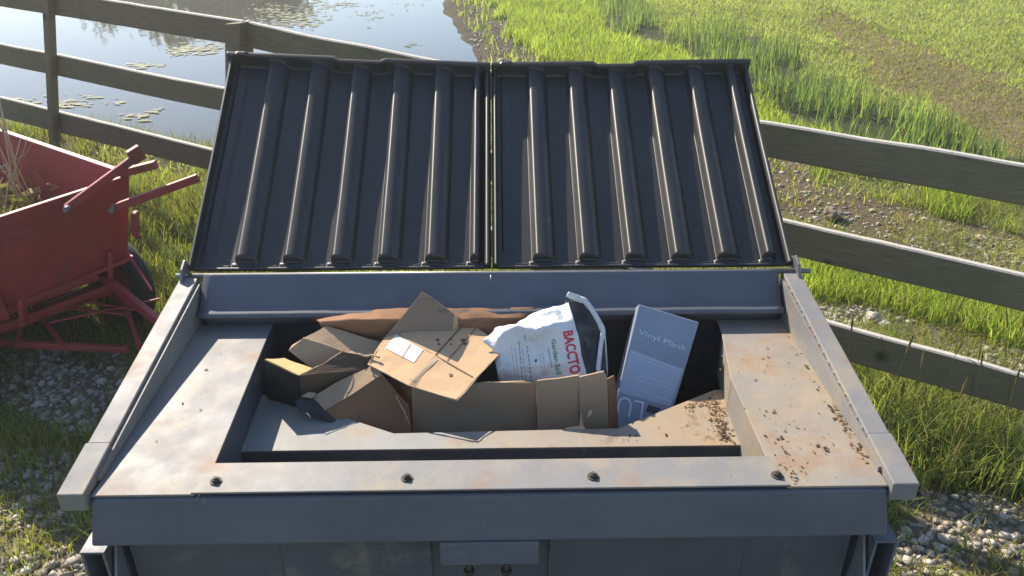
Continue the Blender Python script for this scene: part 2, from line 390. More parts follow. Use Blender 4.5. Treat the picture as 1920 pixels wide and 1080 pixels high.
def tone(n, cols, P=None, var=.25):
    cols = np.array(cols); i = RNG.integers(0, len(cols), n); c = cols[i] * RNG.uniform(1 - var, 1 + var, n)[:, None]
    if P is not None: c = c * (.72 + .56 * fbm(P, 1.9))[:, None]
    return c
LAWN = [(.17, .23, .055), (.21, .265, .06), (.24, .27, .075), (.28, .26, .12)]
LUSH = [(.25, .32, .065), (.29, .35, .08), (.33, .35, .11), (.20, .27, .065)]
TALL = [(.15, .20, .065), (.19, .235, .075), (.23, .255, .09), (.29, .265, .14)]
REED = [(.10, .155, .07), (.13, .19, .08), (.17, .23, .085), (.25, .28, .11)]
DRY = [(.24, .18, .09), (.20, .16, .08), (.16, .17, .06), (.29, .24, .13)]
def cover(n, box):
    P = scatter(n, *box); d = sdist(P, POND); P = P[d > .02]; z = zone_of(P); return P, z
# near field
P, z = cover(190000, (-4.2, 4.4, .9, 5.2))
r = RNG.random(len(P)); clump = fbm(P + 5, 2.4)
def pick(mask): return P[mask]
m = (z == 0) & (r < .25 + .9 * clump); A = pick(m)
tag(blades('grass', A, .085 + .05 * fbm(A, 1.1), .0045, tone(len(A), LAWN, A), .8), 'short green grass around the dumpster and cart', 'grass', kind='stuff')
m = (z == 1); A = pick(m)
tag(blades('lush_grass', A, .16, .006, tone(len(A), LUSH, A), .6), 'bright yellow green grass strip beyond the fence on the right', 'grass', kind='stuff')
m = (z == 2); A = pick(m)
tag(blades('tall_grass', A, .24, .0055, tone(len(A), TALL, A), .75), 'tall dark grass under the right fence rails', 'grass', kind='stuff')
m = ((z == 4) & (r < .10 + .35 * (clump > .52))) | ((z == 5) & (r < .22 + .7 * (clump > .44))) ; A = pick(m)
tag(blades('sparse_grass', A, .085, .005, tone(len(A), LAWN + DRY[:2], A), .9), 'sparse grass tufts growing through the gravel', 'grass', kind='stuff')
# tall meadow fringe along the pond and in front of the fence, left
Lz = np.column_stack([RNG.uniform(-5, -.9, 26000), RNG.uniform(3.6, 7.0, 26000)]); d = sdist(Lz, POND)
Lz = Lz[(d > .05) & (fbm(Lz, 1.6) > .42)]
tag(blades('bank_grass', Lz, .17, .0055, tone(len(Lz), LAWN + DRY[:1], Lz) * .78, .7), 'grass on the pond bank behind the red cart', 'grass', kind='stuff')
# far field
P, z = cover(330000, (-3, 12, 5.0, 17.5)); r = RNG.random(len(P)); wf = .004 + .0011 * P[:, 1]
m = (z == 0); A = P[m]
tag(blades('lawn_grass', A, .07, wf[m], tone(len(A), [(.26, .31, .11), (.30, .335, .12), (.36, .345, .17), (.22, .28, .08)], A, .32), .9, segs=1), 'mown lawn of the field beyond the ditch', 'lawn', kind='stuff')
m = (z == 1) | ((z == 6) & (r < .04)); A = P[m]
tag(blades('meadow_grass', A, .17, wf[m], tone(len(A), LUSH, A), .6), 'bright green meadow grass beside the pond', 'grass', kind='stuff')
m = (z == 3) & (r < .9); A = P[m]
tag(blades('dry_grass', A, .05, wf[m], tone(len(A), DRY + LAWN, A, .35), 1.0, segs=1), 'brown dry grass strip across the field', 'grass', kind='stuff')
m = ((z == 4) & (r < .25)); A = P[m]
tag(blades('ditch_grass', A, .10, wf[m], tone(len(A), LUSH + DRY, A), .8), 'thin grass in the stony ditch', 'grass', kind='stuff')
Q = scatter(60000, -1, 10, 4.5, 16); zq = zone_of(Q); Q = Q[(zq == 7)]; Q = Q[fbm(Q, 2.2) > .40][:8000]
tag(blades('reeds', Q, (.13 + .33 * fbm(Q, 1.4)) * (.75 + .5 * fbm(Q + 4, 3.5)), .013, tone(len(Q), REED, Q), .38, segs=3), 'tall blue green reeds along the ditch', 'reeds', kind='stuff')
Ct = np.column_stack([RNG.uniform(-3.4, -1.15, 5200), RNG.uniform(2.35, 3.9, 5200)]); Ct = Ct[fbm(Ct, 2.1) > .40]
tag(blades('cart_grass', Ct, .17, .0055, tone(len(Ct), TALL + DRY[:1], Ct) * .8, .7), 'long unmown grass growing up through the frame of the red cart', 'grass', kind='stuff')
# seed stalks in front of rails
def stalks(name, pts, hs, label):
    V = []; Fq = []; Cc = []
    for (x, y), h in zip(pts, hs):
        z0 = zg1(x, y); lx, ly = RNG.uniform(-.12, .12, 2) * h / .6
        prev = None
        prof = [(0, .0012), (.5, .0010), (.84, .0009), (.86, .0035), (.93, .0045), (1, .001)]
        for t, rr in prof:
            c = np.array([x + lx * t * t, y + ly * t * t, z0 + h * t])
            ring = [c + rr * np.array([math.cos(a), math.sin(a), 0]) for a in (0, 2.1, 4.2)]
            k = len(V); V += ring; Cc += [(.16, .17, .06) if t < .85 else (.24, .19, .11)] * 3
            if prev is not None:
                for q in range(3): Fq.append((prev + q, prev + (q + 1) % 3, k + (q + 1) % 3, k + q))
            prev = k
    return tag(np_mesh(name, V, Fq, M['grass'], colors=np.array(Cc)), label, 'grass', kind='stuff')
Pl = np.column_stack([RNG.uniform(-3.6, -1.2, 90), RNG.uniform(3.6, 4.6, 90)])
stalks('seed_grass', Pl, RNG.uniform(.35, .7, 90), 'thin seed stalks standing before the left fence rails')
Pr = np.column_stack([RNG.uniform(1.35, 2.6, 60), RNG.uniform(2.0, 2.9, 60)])
stalks('seed_grass', Pr, RNG.uniform(.4, .62, 60), 'thin seed stalks standing before the right fence rails')

# ------------------------------------------------------------------ gravel and rocks
def ico():
    b = bmesh.new(); bmesh.ops.create_icosphere(b, subdivisions=1, radius=1)
    b.verts.index_update()
    V = np.array([v.co[:] for v in b.verts]); Fa = np.array([[v.index for v in f.verts] for f in b.faces]); b.free(); return V, Fa
IV, IF = ico()
def stones(name, P, rad, label):
    n = len(P); r = np.minimum(rad * np.exp(RNG.normal(0, .5, n)), rad * 2.1)
    sc = RNG.uniform(.6, 1.35, (n, 3)); sc[:, 2] *= .7
    jit = RNG.uniform(.6, 1.3, (n, len(IV), 1)); a = RNG.uniform(0, 6.28, n); ca, sa = np.cos(a), np.sin(a)
    V = IV[None] * jit * (sc * r[:, None])[:, None]
    x = V[..., 0] * ca[:, None] - V[..., 1] * sa[:, None]; y = V[..., 0] * sa[:, None] + V[..., 1] * ca[:, None]
    z = V[..., 2] + (zg(P) + r * .18)[:, None]
    V = np.stack([x + P[:, :1], y + P[:, 1:2], z], -1).reshape(-1, 3)
    Fa = (IF[None] + (np.arange(n) * len(IV))[:, None, None]).reshape(-1, 3)
    c = np.array([(.33, .29, .24), (.39, .35, .30), (.25, .22, .185), (.36, .30, .22), (.48, .44, .39)])[RNG.integers(0, 5, n)] * RNG.uniform(.75, 1.15, (n, 1))
    return tag(np_mesh(name, V, Fa, M['stone'], colors=np.repeat(c, len(IV), 0), tris=True, smooth=False), label, 'gravel', kind='stuff')
P = scatter(140000, -4, 5.5, .9, 6.5); zq = zone_of(P); P = P[(zq == 5) & (fbm(P + 5, 2.4) < .60)][:30000]
stones('gravel', P, .0098, 'loose pale limestone gravel around the dumpster and ditch')
P = scatter(30000, -4, 8, 1, 7); zq = zone_of(P); P = P[(zq == 4)][:2600]
stones('gravel', P, .0085, 'small stones lying on the bare soil of the ditch')
Q = np.column_stack([RNG.uniform(-.4, 1.2, 4000), RNG.uniform(7, 16, 4000)]); Q = Q[zone_of(Q) == 6][:320]
stones('gravel', Q, .016, 'pebbles along the muddy pond edge')
for (px, py, r, lab) in ((1638, 600, .055, 'grey angular rock at the left end of the gravel strip behind the lowest right rail'), (1657, 611, .042, 'pale rounded rock touching the grey angular rock behind the lowest right rail'), (1560, 408, .07, 'brown rock half sunk in the soil behind the upper right rails')):
    p = at_z(px, py, 0.04); bm = bmesh.new(); bmesh.ops.create_icosphere(bm, subdivisions=3, radius=r)
    for v in bm.verts:
        q = v.co / r; v.co *= .85 + .38 * mnoise.noise(q * 1.3 + Vector((px, 0, 0))) + .1 * mnoise.noise(q * 4); v.co.z *= .8
    me = bpy.data.meshes.new('rock'); bm.to_mesh(me); bm.free()
    o = link('rock', me, mat_plain('rock_stone', (.30, .27, .24) if px != 1560 else (.2, .15, .1), .85, .35, 18, bump=.6)); o.location = (p.x, p.y, zg1(p.x, p.y) + r * .45); tag(o, lab, 'rock')

# ------------------------------------------------------------------ fence
FR = Vector((1.46, 2.753, 0)); FL = Vector((-2.44, 5.08, 0)); FD = (FL - FR).normalized(); FN = Vector((-FD.y, FD.x, 0))
if FN.y < 0: FN = -FN                                            # away from the viewer
def fp(px, py): return at_plane(px, py, FR, FN)
fence = empty('wooden_fence', (FR.x, FR.y, 0)); tag(fence, 'weathered dark three rail wooden fence running behind the dumpster', 'fence')
def rail(t0, t1, b0, b1, off=0.0, name='rail'):
    a, b, c, d = fp(*t0), fp(*t1), fp(*b1), fp(*b0); o = FN * off
    m = MB(); n = 24; F2 = FN * .034
    ph = random.random() * 9
    ring = []
    for i in range(n + 1):
        t = i / n; w = .008 * mnoise.noise(Vector((t * 4 + ph, 0, 0))) + .002 * mnoise.noise(Vector((t * 22 + ph, 1, 0)))
        T = a.lerp(b, t) + o + Vector((0, 0, w)); B = d.lerp(c, t) + o + Vector((0, 0, w * .6)); e = .006
        bow = FN * (.006 * mnoise.noise(Vector((t * 3 + ph, 5, 0))))
        T += bow; B += bow
        ring.append([m.bm.verts.new(v) for v in (B + Vector((0, 0, e)), T - Vector((0, 0, e)), T + FN * e, T + F2 - FN * e, T + F2 - Vector((0, 0, e)), B + F2 + Vector((0, 0, e)), B + F2 - FN * e, B + FN * e)])
    for r0, r1 in zip(ring, ring[1:]):
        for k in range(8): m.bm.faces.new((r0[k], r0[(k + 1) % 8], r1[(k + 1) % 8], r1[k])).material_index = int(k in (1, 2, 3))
    m.bm.faces.new(ring[0]); m.bm.faces.new(ring[-1][::-1])
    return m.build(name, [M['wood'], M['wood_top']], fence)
rail((-160, -55), (452, 39), (-160, -14), (452, 86))
rail((-160, 50), (452, 173), (-160, 86), (452, 217), .002)
rail((-160, 143), (452, 295), (-160, 181), (452, 335), .001)
rail((456, 41), (1168, 185), (456, 88), (1168, 244), .001)
rail((456, 176), (1168, 345), (456, 220), (1168, 403), .002)
rail((456, 298), (1168, 500), (456, 338), (1168, 560))
rail((1172, 186), (2010, 325), (1172, 245), (2010, 404))
rail((1172, 346), (2010, 538), (1172, 404), (2010, 608), .002)
rail((1172, 501), (2010, 731), (1172, 561), (2010, 798), .001)
def post(top, bot, wd, slant=0.0, off=.036):
    p = fp(*top); q = fp(*bot); d = (q - p); q = p + d * ((p.z - zg1(q.x, q.y) + .25) / -d.z) if d.z < 0 else q
    e = FD * (wd / 2); o = FN * off; dn = FN * (wd * .9); sl = Vector((0, 0, slant))
    m = MB(); m.hexa([q + e + o, q - e + o, q - e + dn + o, q + e + dn + o, p + e + o, p - e + o + sl, p - e + dn + o + sl, p + e + dn + o], .006)
    return m.build('post', M['wood'], fence)
post((97, -14), (108, 250), .058, 0, -.050); post((450, 44), (450, 330), .115, .015, -.055); post((1170, 180), (1185, 560), .11)

# ------------------------------------------------------------------ trees across the pond (seen as reflections)
def tree(x, y, h, lab):
    t = empty('tree', (x, y, .3)); tag(t, lab, 'tree', 'trees on the far pond bank')
    m = MB(); m.tube([(x, y, .1), (x + .1, y, h * .35), (x - .1, y + .1, h * .8)], [.22, .16, .05]); 
    for k in range(5):
        a = k * 1.3; m.tube([(x, y, h * (.3 + .08 * k)), (x + math.cos(a) * h * .2, y + math.sin(a) * h * .2, h * (.5 + .09 * k))], [.09, .03], 6)
    m.build('trunk', M['bark'], t)
    C = np.column_stack([RNG.normal(0, h * .16, 16), RNG.normal(0, h * .16, 16), RNG.uniform(h * .28, h * .92, 16)])
    n = 2600; i = RNG.integers(0, 16, n); c = C[i] + RNG.normal(0, h * .085, (n, 3))
    a = RNG.normal(0, 1, (n, 3)); a /= np.linalg.norm(a, axis=1)[:, None]; b = np.cross(a, RNG.normal(0, 1, (n, 3))); b /= np.linalg.norm(b, axis=1)[:, None]
    s = RNG.uniform(.10, .24, (n, 1)); V = np.stack([c - a * s - b * s * .5, c + a * s - b * s * .5, c + a * s + b * s * .5, c - a * s + b * s * .5], 1).reshape(-1, 3)
    col = np.repeat(np.array([(.05, .085, .025)]) * RNG.uniform(.6, 1.4, (n, 1)), 4, 0)
    np_mesh('crown', V + np.array([0, 0, -.3 + .3 * 0]), np.arange(4 * n).reshape(-1, 4), M['leaf'], t, False, col)
for x, y, h, lab in ((-34, 40, 5.2, 'leafy tree leftmost on the far pond bank'), (-29, 42, 4.6, 'low leafy tree second from left across the pond'), (-18.5, 43, 5.0, 'tall leafy tree near the middle of the far pond bank'),
                     (-14.6, 42, 5.6, 'tallest leafy tree on the far pond bank'), (-11, 43, 4.7, 'leafy tree rightmost on the far pond bank')): tree(x, y, h, lab)

# ------------------------------------------------------------------ floating weed
def weed(spots):
    V = []; Fa = []; Cc = []
    for px, py, sx, sy, n in spots:
        for _ in range(n):
            p = at_z(px + random.gauss(0, sx), py + random.gauss(0, sy), Z_W); r = random.uniform(.01, .036); k = random.randint(6, 9); ph = random.random() * 6
            i0 = len(V); st = random.uniform(.8, 2.6)
            zt = Z_W + .006 + random.random() * .003
            ring = [(p.x + r * st * random.uniform(.6, 1.2) * math.cos(ph + 2 * math.pi * q / k), p.y + r * random.uniform(.6, 1.2) * math.sin(ph + 2 * math.pi * q / k)) for q in range(k)]
            V.append((p.x, p.y, zt + .006)); V += [(a, b_, zt) for a, b_ in ring]
            c = np.array(random.choice([(.20, .21, .11), (.17, .19, .08), (.26, .25, .16)])) * random.uniform(.7, 1.1); Cc += [c] * (k + 1)
            for q in range(k): Fa.append((i0, i0 + 1 + q, i0 + 1 + (q + 1) % k))
    return tag(np_mesh('pond_weed', V, Fa, M['weed'], colors=np.array(Cc), tris=True, smooth=False), 'pale mats of weed floating on the pond', 'pond weed', kind='stuff')
weed([(365, 92, 26, 5, 110), (335, 97, 12, 3, 30), (545, 30, 34, 9, 150), (560, 42, 26, 5, 60), (512, 18, 20, 4, 30), (272, 124, 14, 4, 26), (128, 196, 10, 5, 30), (165, 190, 16, 5, 14),
      (255, 220, 16, 4, 16), (290, 208, 10, 4, 10), (690, 25, 20, 8, 24), (755, 12, 25, 5, 10), (770, 85, 8, 2, 5), (640, 8, 22, 3, 30), (215, 192, 12, 3, 8), (400, 90, 12, 3, 18), (40, 188, 30, 4, 24), (600, 12, 30, 5, 40)])

# ================================================================== DUMPSTER
CX = -.018; ZD = .908                                            # deck level
dump = empty('dumpster', (CX, 1.72, 0)); tag(dump, 'slate grey steel dumpster with both black lids open, filled with boxes', 'dumpster')
HW = .855
ox0, ox1 = -.640, .604                                           # opening
def rz(y): return .923 + (y - 1.311) * .1287                      # top line of the side rails
# body shell
m = MB()
m.box(CX - HW + .03, CX + HW - .03, 1.345, 1.351, .14, .80)          # front wall
m.box(CX - HW, CX - HW + .006, 1.36, 2.10, .14, .895); m.box(CX + HW - .006, CX + HW, 1.36, 2.10, .14, .895)
m.box(CX - HW + .008, CX + HW - .008, 2.098, 2.104, .14, 1.02); m.box(CX - HW + .01, CX + HW - .01, 1.353, 2.09, .13, .139)
for sx in (-1, 1): m.box(CX + sx * .62 - .05, CX + sx * .62 + .05, 1.36, 2.09, .0, .128, .008)
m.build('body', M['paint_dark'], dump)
# deck: side plates (right one kinked), back strip under the header
def slab(poly, z, t, name, mat, bev=.0015):
    m = MB(); m.prism([(x, y, z - t) for x, y in poly], (0, 0, t), bev); return m.build(name, mat, dump)
slab([(CX - HW, 1.315), (-.655, 1.315), (-.640, 1.407), (-.664, 2.09), (CX - HW, 2.09)], ZD, .006, 'deck_plate', M['paint_worn'])
o = slab([(.622, 1.315), (CX + HW + .004, 1.315), (CX + HW + .004, 2.09), (.648, 2.09), (.640, 1.96), (.606, 1.73), (.604, 1.407)], ZD, .006, 'deck_plate', M['paint_dirty'])
o['label'] = 'right deck plate, rust stained and littered with leaf crumbs'
# folded-down edge of the opening
m = MB(); m.prism([(-.6425, 1.41, .902), (-.665, 2.08, .902), (-.665, 2.08, .77), (-.6425, 1.41, .77)], (-.005, 0, 0)); m.build('opening_flange', M['paint_dark'], dump)
m = MB(); m.prism([(.607, 1.41, .902), (.609, 1.729, .902), (.609, 1.729, .77), (.607, 1.41, .77)], (.005, 0, 0)); m.build('opening_flange', M['paint_dirty'], dump)
m = MB(); m.prism([(.609, 1.731, .902), (.643, 1.96, .902), (.643, 1.96, .77), (.609, 1.731, .77)], (.005, 0, 0)); m.build('opening_flange', M['paint_dirty'], dump)
# lip across the front: slightly flared towards the bottom
m = MB(); zb = .780
m.hexa([(CX - HW - .022, 1.293, zb), (CX + HW + .022, 1.293, zb), (CX + HW + .018, 1.343, zb), (CX - HW - .018, 1.343, zb),
        (CX - HW + .001, 1.309, ZD - .0075), (CX + HW + .003, 1.309, ZD - .0075), (CX + HW, 1.40, ZD - .0075), (CX - HW, 1.40, ZD - .0075)], .007, 3)
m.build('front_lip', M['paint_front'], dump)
# bolted strip
st = None
m = MB(); m.prism([(-.660, 1.311, ZD + .003), (.627, 1.311, ZD + .003), (.607, 1.407, ZD + .003), (-.643, 1.407, ZD + .003)], (0, 0, .005), .0015)
st = m.build('front_strip', M['paint_worn'], dump)
for px, py in ((405, 903), (763, 897), (1112, 894), (1457, 892)):
    p = at_z(px, py, ZD + .008); m = MB(); a0 = random.random()
    hexp = [(p.x + .0085 * math.cos(a0 + k * math.pi / 3), p.y + .0085 * math.sin(a0 + k * math.pi / 3), ZD + .011) for k in range(6)]
    m.prism([(p.x + .013 * math.cos(k * .42), p.y + .013 * math.sin(k * .42), ZD + .0085) for k in range(15)], (0, 0, .0022))
    m.prism(hexp, (0, 0, .006), .001); m.prism([(p.x + .0045 * math.cos(k * .785), p.y + .0045 * math.sin(k * .785), ZD + .0172) for k in range(8)], (0, 0, .003))
    m.build('bolt', M['bolt'], st)
# recessed shelf with trapezoid cut-out
SZ = .80; yf = 1.588
m = MB()
outer = [(-.80, yf), (.80, yf), (.80, 1.835), (.60, 1.828), (.309, 1.662), (-.274, 1.652), (-.62, 1.828), (-.80, 1.835)]
m.prism([(x, y, SZ - .005) for x, y in outer], (0, 0, .005), .001)
sh = m.build('inner_shelf', M['paint_shelf'], dump)
m = MB(); m.box(-.80, .80, yf, yf + .005, .66, SZ - .0055); m.build('apron', M['paint_dark'], sh)
# side rails
for sx in (-1, 1):
    xo = CX + sx * .915; xi = CX + sx * (HW + .008)
    m = MB()
    y0, y1 = 1.45, 2.118
    m.hexa([(xo, y0, rz(y0) - .05), (xi, y0, rz(y0) - .05), (xi, y1, .88), (xo, y1, .88), (xo, y0, rz(y0)), (xi, y0, rz(y0)), (xi, y1, rz(y1)), (xo, y1, rz(y1))], .003)
    # inner liner plate with its own ragged seam
    xl = CX + sx * (HW - .001); xm = CX + sx * (HW + .006)
    m.hexa([(xm, 1.36, ZD + .001), (xl, 1.36, ZD + .001), (xl, 2.085, ZD + .001), (xm, 2.085, ZD + .001), (xm, 1.36, rz(1.36) - .008), (xl, 1.36, rz(1.36) - .008), (xl, 2.085, rz(2.085) - .009), (xm, 2.085, rz(2.085) - .009)])
    # weld beads along the seam
    for k in range(16):
        yy = 1.47 + k * .038 + random.uniform(-.004, .004); L = random.uniform(.006, .02)
        xx = CX + sx * (HW + .007); m.tube([(xx, yy, rz(yy) - .006), (xx, yy + L, rz(yy + L) - .006)], [.0012, .0018], 6)
    r = m.build('side_rail', M['paint_worn'], dump)
    m = MB(); y0, y1 = 1.300, 1.449
    m.hexa([(xo + sx * .003, y0, rz(y0) - .043), (xi - sx * .002, y0, rz(y0) - .043), (xi - sx * .002, y1, rz(y1) - .045), (xo + sx * .003, y1, rz(y1) - .045),
            (xo + sx * .003, y0, rz(y0) + .003), (xi - sx * .002, y0, rz(y0) + .003), (xi - sx * .002, y1, rz(y1) + .003), (xo + sx * .003, y1, rz(y1) + .003)], .003)
    m.build('rail_end', M['paint_worn'], dump)
# header: steep plate under the lids with a rolled bead, then a face down to the deck
prof = [(2.152, 1.010), (2.104, 1.0338), (2.1025, 1.0335), (2.0995, 1.0305), (2.037, .9665), (2.033, .9625), (2.028, .9585), (2.008, .9570), (2.001, .952), (2.001, .946), (2.015, .941), (2.026, .932), (2.031, .9085)]
m = MB(); n = 60; rows = []
x0, x1 = CX - HW + .010, CX + HW - .010
for i in range(n + 1):
    x = x0 + (x1 - x0) * i / n; dz = .0016 * mnoise.noise(Vector((x * 6, 0, 0))) + .0012 * mnoise.noise(Vector((x * 19, 3, 0)))
    rows.append([m.bm.verts.new((x, y, z + (dz if 4 < k < 10 else 0))) for k, (y, z) in enumerate(prof)])
for a, b_ in zip(rows, rows[1:]):
    for k in range(len(prof) - 1): m.bm.faces.new((a[k], b_[k], b_[k + 1], a[k + 1])).smooth = True
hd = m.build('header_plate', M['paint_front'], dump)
so_ = hd.modifiers.new('thick', 'SOLIDIFY'); so_.thickness = .004; so_.offset = 0
# latch bracket in the middle of the front, fork pockets, corner gussets
m = MB(); m.box(-.135, .085, 1.2895, 1.342, .712, .7795, .004)
lb = m.build('latch_bracket', M['paint_front'], dump)
for x in (-.072, .012):
    m = MB(); m.tube([(x, 1.298, .690), (x, 1.298, .7115)], .008, 6); m.tube([(x, 1.298, .682), (x, 1.298, .6905)], .013, 6); m.build('bolt', M['bolt'], lb)
for sx in (-1, 1):
    m = MB(); a, b_ = CX + sx * (HW + .002), CX + sx * (HW + .055)
    lo, hi = min(a, b_), max(a, b_)
    for (q0, q1, w0, w1) in ((lo, hi, .752, .758), (lo, hi, .60, .606), (lo, lo + .006, .607, .751), (hi - .006, hi, .607, .751)): m.box(q0, q1, 1.30, 2.0, w0, w1)
    m.build('fork_pocket', M['paint_front'], dump)
    m = MB(); q = CX + sx * (HW - .012)
    m.prism([(q, 1.344, .776), (q + sx * .0, 1.285, .66), (q, 1.344, .60)], (sx * .006, 0, 0)); m.build('gusset', M['paint'], dump)
for (xa, xb) in ((-.50, -.16), (.11, .56)):
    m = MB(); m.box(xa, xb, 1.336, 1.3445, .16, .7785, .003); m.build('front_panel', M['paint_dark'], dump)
# hinge
m = MB(); m.tube([(CX - .93, 2.112, 1.026), (CX + .945, 2.112, 1.026)], .008, 10)
for sx in (-1, 1):
    q = CX + sx * .900; m.prism([(q, 2.07, rz(2.07) - .004), (q, 2.095, 1.055), (q, 2.13, 1.07), (q, 2.15, 1.05), (q, 2.14, 1.0)], (sx * .008, 0, 0), .002)
m.tube([(CX - .004, 2.094, 1.03), (CX - .004, 2.072, .995)], .003, 6)
m.build('hinge_rod', M['steel'], dump)
# white paint chips on the header
# ------------------------------------------------------------------ lids
LB = Vector((0, 2.150, 1.0225)); TH = math.radians(33.4); LD = Vector((0, math.cos(TH), math.sin(TH))); LN = Vector((0, -math.sin(TH), math.cos(TH)))
def lid(xa, xb, ribs, warp, skew, dip, narrow):
    Lw = xb - xa; Lh = .838; nu, nv = 460, 140
    us = np.linspace(0, Lw, nu); vs = np.concatenate([np.linspace(0, .06, 22, endpoint=False), np.linspace(.06, Lh - .07, nv - 46, endpoint=False), np.linspace(Lh - .07, Lh, 24)]); U, V = np.meshgrid(us, vs)
    h = np.zeros_like(U)
    edge = np.minimum(np.minimum(U, Lw - U), np.minimum(V, Lh - V))
    rimL = .032 * np.sqrt(np.clip(1 - np.clip((.012 - U) / .012, 0, 1) ** 2, 0, 1)) * sstep(.020, .014, U); x_ = Lw - U; rimR = .031 * np.sqrt(np.clip(1 - np.clip((x_ - .011) / .014, 0, 1) ** 2, 0, 1)) * (1 - .5 * sstep(.008, 0, x_)); rimT = sstep(.024, .012, Lh - V) * .050; rimB = sstep(.012, .007, V) * .010
    for u0, w, hh in ribs:
        # steep left flank, gently rounded right flank
        aL = .017; xl = np.clip((u0 + aL - .002 - U) / aL, 0, 1); xr = np.clip((U - u0 - aL + .002) / (w + .014 - aL), 0, 1)
        p = np.sqrt(np.clip(1 - xl ** 2, 0, 1)) * (1 - xr ** 2.4) ** .8 * (U > u0 - .002) * (U < u0 + w + .012)
        e = sstep(.022, .034, V) * sstep(Lh - .012, Lh - .018, V)
        h = np.maximum(h, hh * p * e)
        # small foot below each rib
        h = np.maximum(h, .006 * sstep(u0 - .012, u0 - .008, U) * sstep(u0 + w + .006, u0 + w, U) * sstep(.012, .014, V) * sstep(.026, .022, V))
        h = np.maximum(h, .0055 * sstep(u0 - .052, u0 - .05, U) * sstep(u0 - .016, u0 - .018, U) * sstep(.010, .012, V) * sstep(.018, .016, V))
    h = np.maximum.reduce([h, rimL, rimR, rimT, rimB])
    # shallow secondary folds on the panel beside the left rim
    h += .004 * sstep(.03, .036, U) * sstep(.075, .06, U) * sstep(.05, .08, V)
    h += .0035 * (fbm(np.column_stack([U.ravel(), V.ravel()]) * 1.0 + xa, 3.2).reshape(U.shape) - .5)
    t = V / Lh
    Vs = V + skew * V / Lh * (U / Lw if narrow else 1) + dip[2] * sstep(dip[0] - .01, dip[0] + .015, U) * sstep(dip[1] + .012, dip[1] - .012, U) * sstep(Lh - .06, Lh, V)
    Nn = h + t * (warp[0] * (1 - U / Lw) + warp[1] * U / Lw) - .006 * np.sin(np.pi * t)
    # rounded outer corners at the top
    X = xa + U; Pm = np.stack([X, LB.y + LD.y * Vs + LN.y * Nn, LB.z + LD.z * Vs + LN.z * Nn], -1)
    # back shell
    Bk = Pm - np.array(LN) * np.where(edge < .02, np.maximum(h, .012), .004)[..., None]
    nr = len(vs); A = Pm.reshape(-1, 3); B2 = Bk.reshape(-1, 3); k = np.arange(nr * nu).reshape(nr, nu)
    f = np.stack([k[:-1, :-1], k[:-1, 1:], k[1:, 1:], k[1:, :-1]], -1).reshape(-1, 4); g = f[:, ::-1] + nr * nu
    ring = np.concatenate([k[0, :], k[1:, -1], k[-1, -2::-1], k[-2:0:-1, 0]]); r2 = np.roll(ring, -1)
    s = np.stack([r2, ring, ring + nr * nu, r2 + nr * nu], -1)
    off = np.array(parent_world(dump))
    o = np_mesh('lid', np.concatenate([A, B2]) - off, np.concatenate([f, g, s]), M['lid'], dump, True)
    return o
HR = .034
lid(CX - .906, CX - .0035, [(.137 + .142 * i, .057, HR) for i in range(5)] + [(.840, .022, HR + .002)], (.004, -.040), -.012, (.37, .53, -.012), True)
lid(CX - .0005, CX + .905, [(.124 + .140 * i, .057, HR) for i in range(5)] + [(.820, .030, HR + .002)], (-.042, -.030), -.010, (.36, .50, -.014), False)

# ================================================================== RUBBISH IN THE DUMPSTER
def V3(t): return at_y(*t)
def sheet(name, polys, mat, th=.004, parent=None, build=True, m=None, edge=None):
    """bent sheet of card: polygons of measured corner points (px, py, distance), given a thickness"""
    m = m or MB()
    for poly in polys:
        P = [V3(t) if not isinstance(t, Vector) else t for t in poly]
        c = sum(P, Vector()) / len(P); nrm = Vector()
        for i in range(len(P)): nrm += (P[i] - c).cross(P[(i + 1) % len(P)] - c)
        nrm.normalize()
        if nrm.dot(EYE - c) > 0: nrm = -nrm
        n0 = len(m.bm.faces); m.prism(P, nrm * th); soften(m.bm, n0)
    return m.build(name, mat, parent) if build else m
def soften(bm, n0):
    """card is never flat: split the new faces and push them about by a few millimetres"""
    bm.faces.ensure_lookup_table(); fs = bm.faces[n0:]
    fs = bmesh.ops.triangulate(bm, faces=fs)['faces']
    es = [e for e in {e for f in fs for e in f.edges} if e.calc_length() > .03]
    out = bmesh.ops.subdivide_edges(bm, edges=es, cuts=4, use_grid_fill=True)
    vs = {v for f in fs if f.is_valid for v in f.verts} | {v for v in out['geom_inner'] if isinstance(v, bmesh.types.BMVert)}
    for v in vs:
        p = v.co.copy(); q = mnoise.noise_vector(p * 7.5) * .0055 + mnoise.noise_vector(p * 23) * .0018
        v.co = p + q
def ragged(poly, n=6, amp=1.2):
    """roughens the outline between measured corners"""
    out = []
    for i, a in enumerate(poly):
        b_ = poly[(i + 1) % len(poly)]
        for k in range(n):
            t = k / n; j = 0 if k == 0 else random.uniform(-amp, amp)
            out.append((a[0] + (b_[0] - a[0]) * t + j * .6, a[1] + (b_[1] - a[1]) * t + j, a[2] + (b_[2] - a[2]) * t))
    return out
def quad_on(bvh, q, off=.002):
    """corners (px,py) -> function mapping (u,v) onto a surface"""
    def f(u, v):
        a = Vector(q[0]).lerp(Vector(q[1]), u); b_ = Vector(q[3]).lerp(Vector(q[2]), u); c = a.lerp(b_, v)
        d = ray(c.x, c.y).normalized(); h = bvh.ray_cast(EYE, d)
        p = h[0] if h[0] is not None else EYE + d * 2.2
        return p - d * off
    return f
from mathutils.bvhtree import BVHTree
def bvh_of(o):
    off = parent_world(o); return BVHTree.FromPolygons([v.co + off for v in o.data.vertices], [tuple(p.vertices) for p in o.data.polygons])
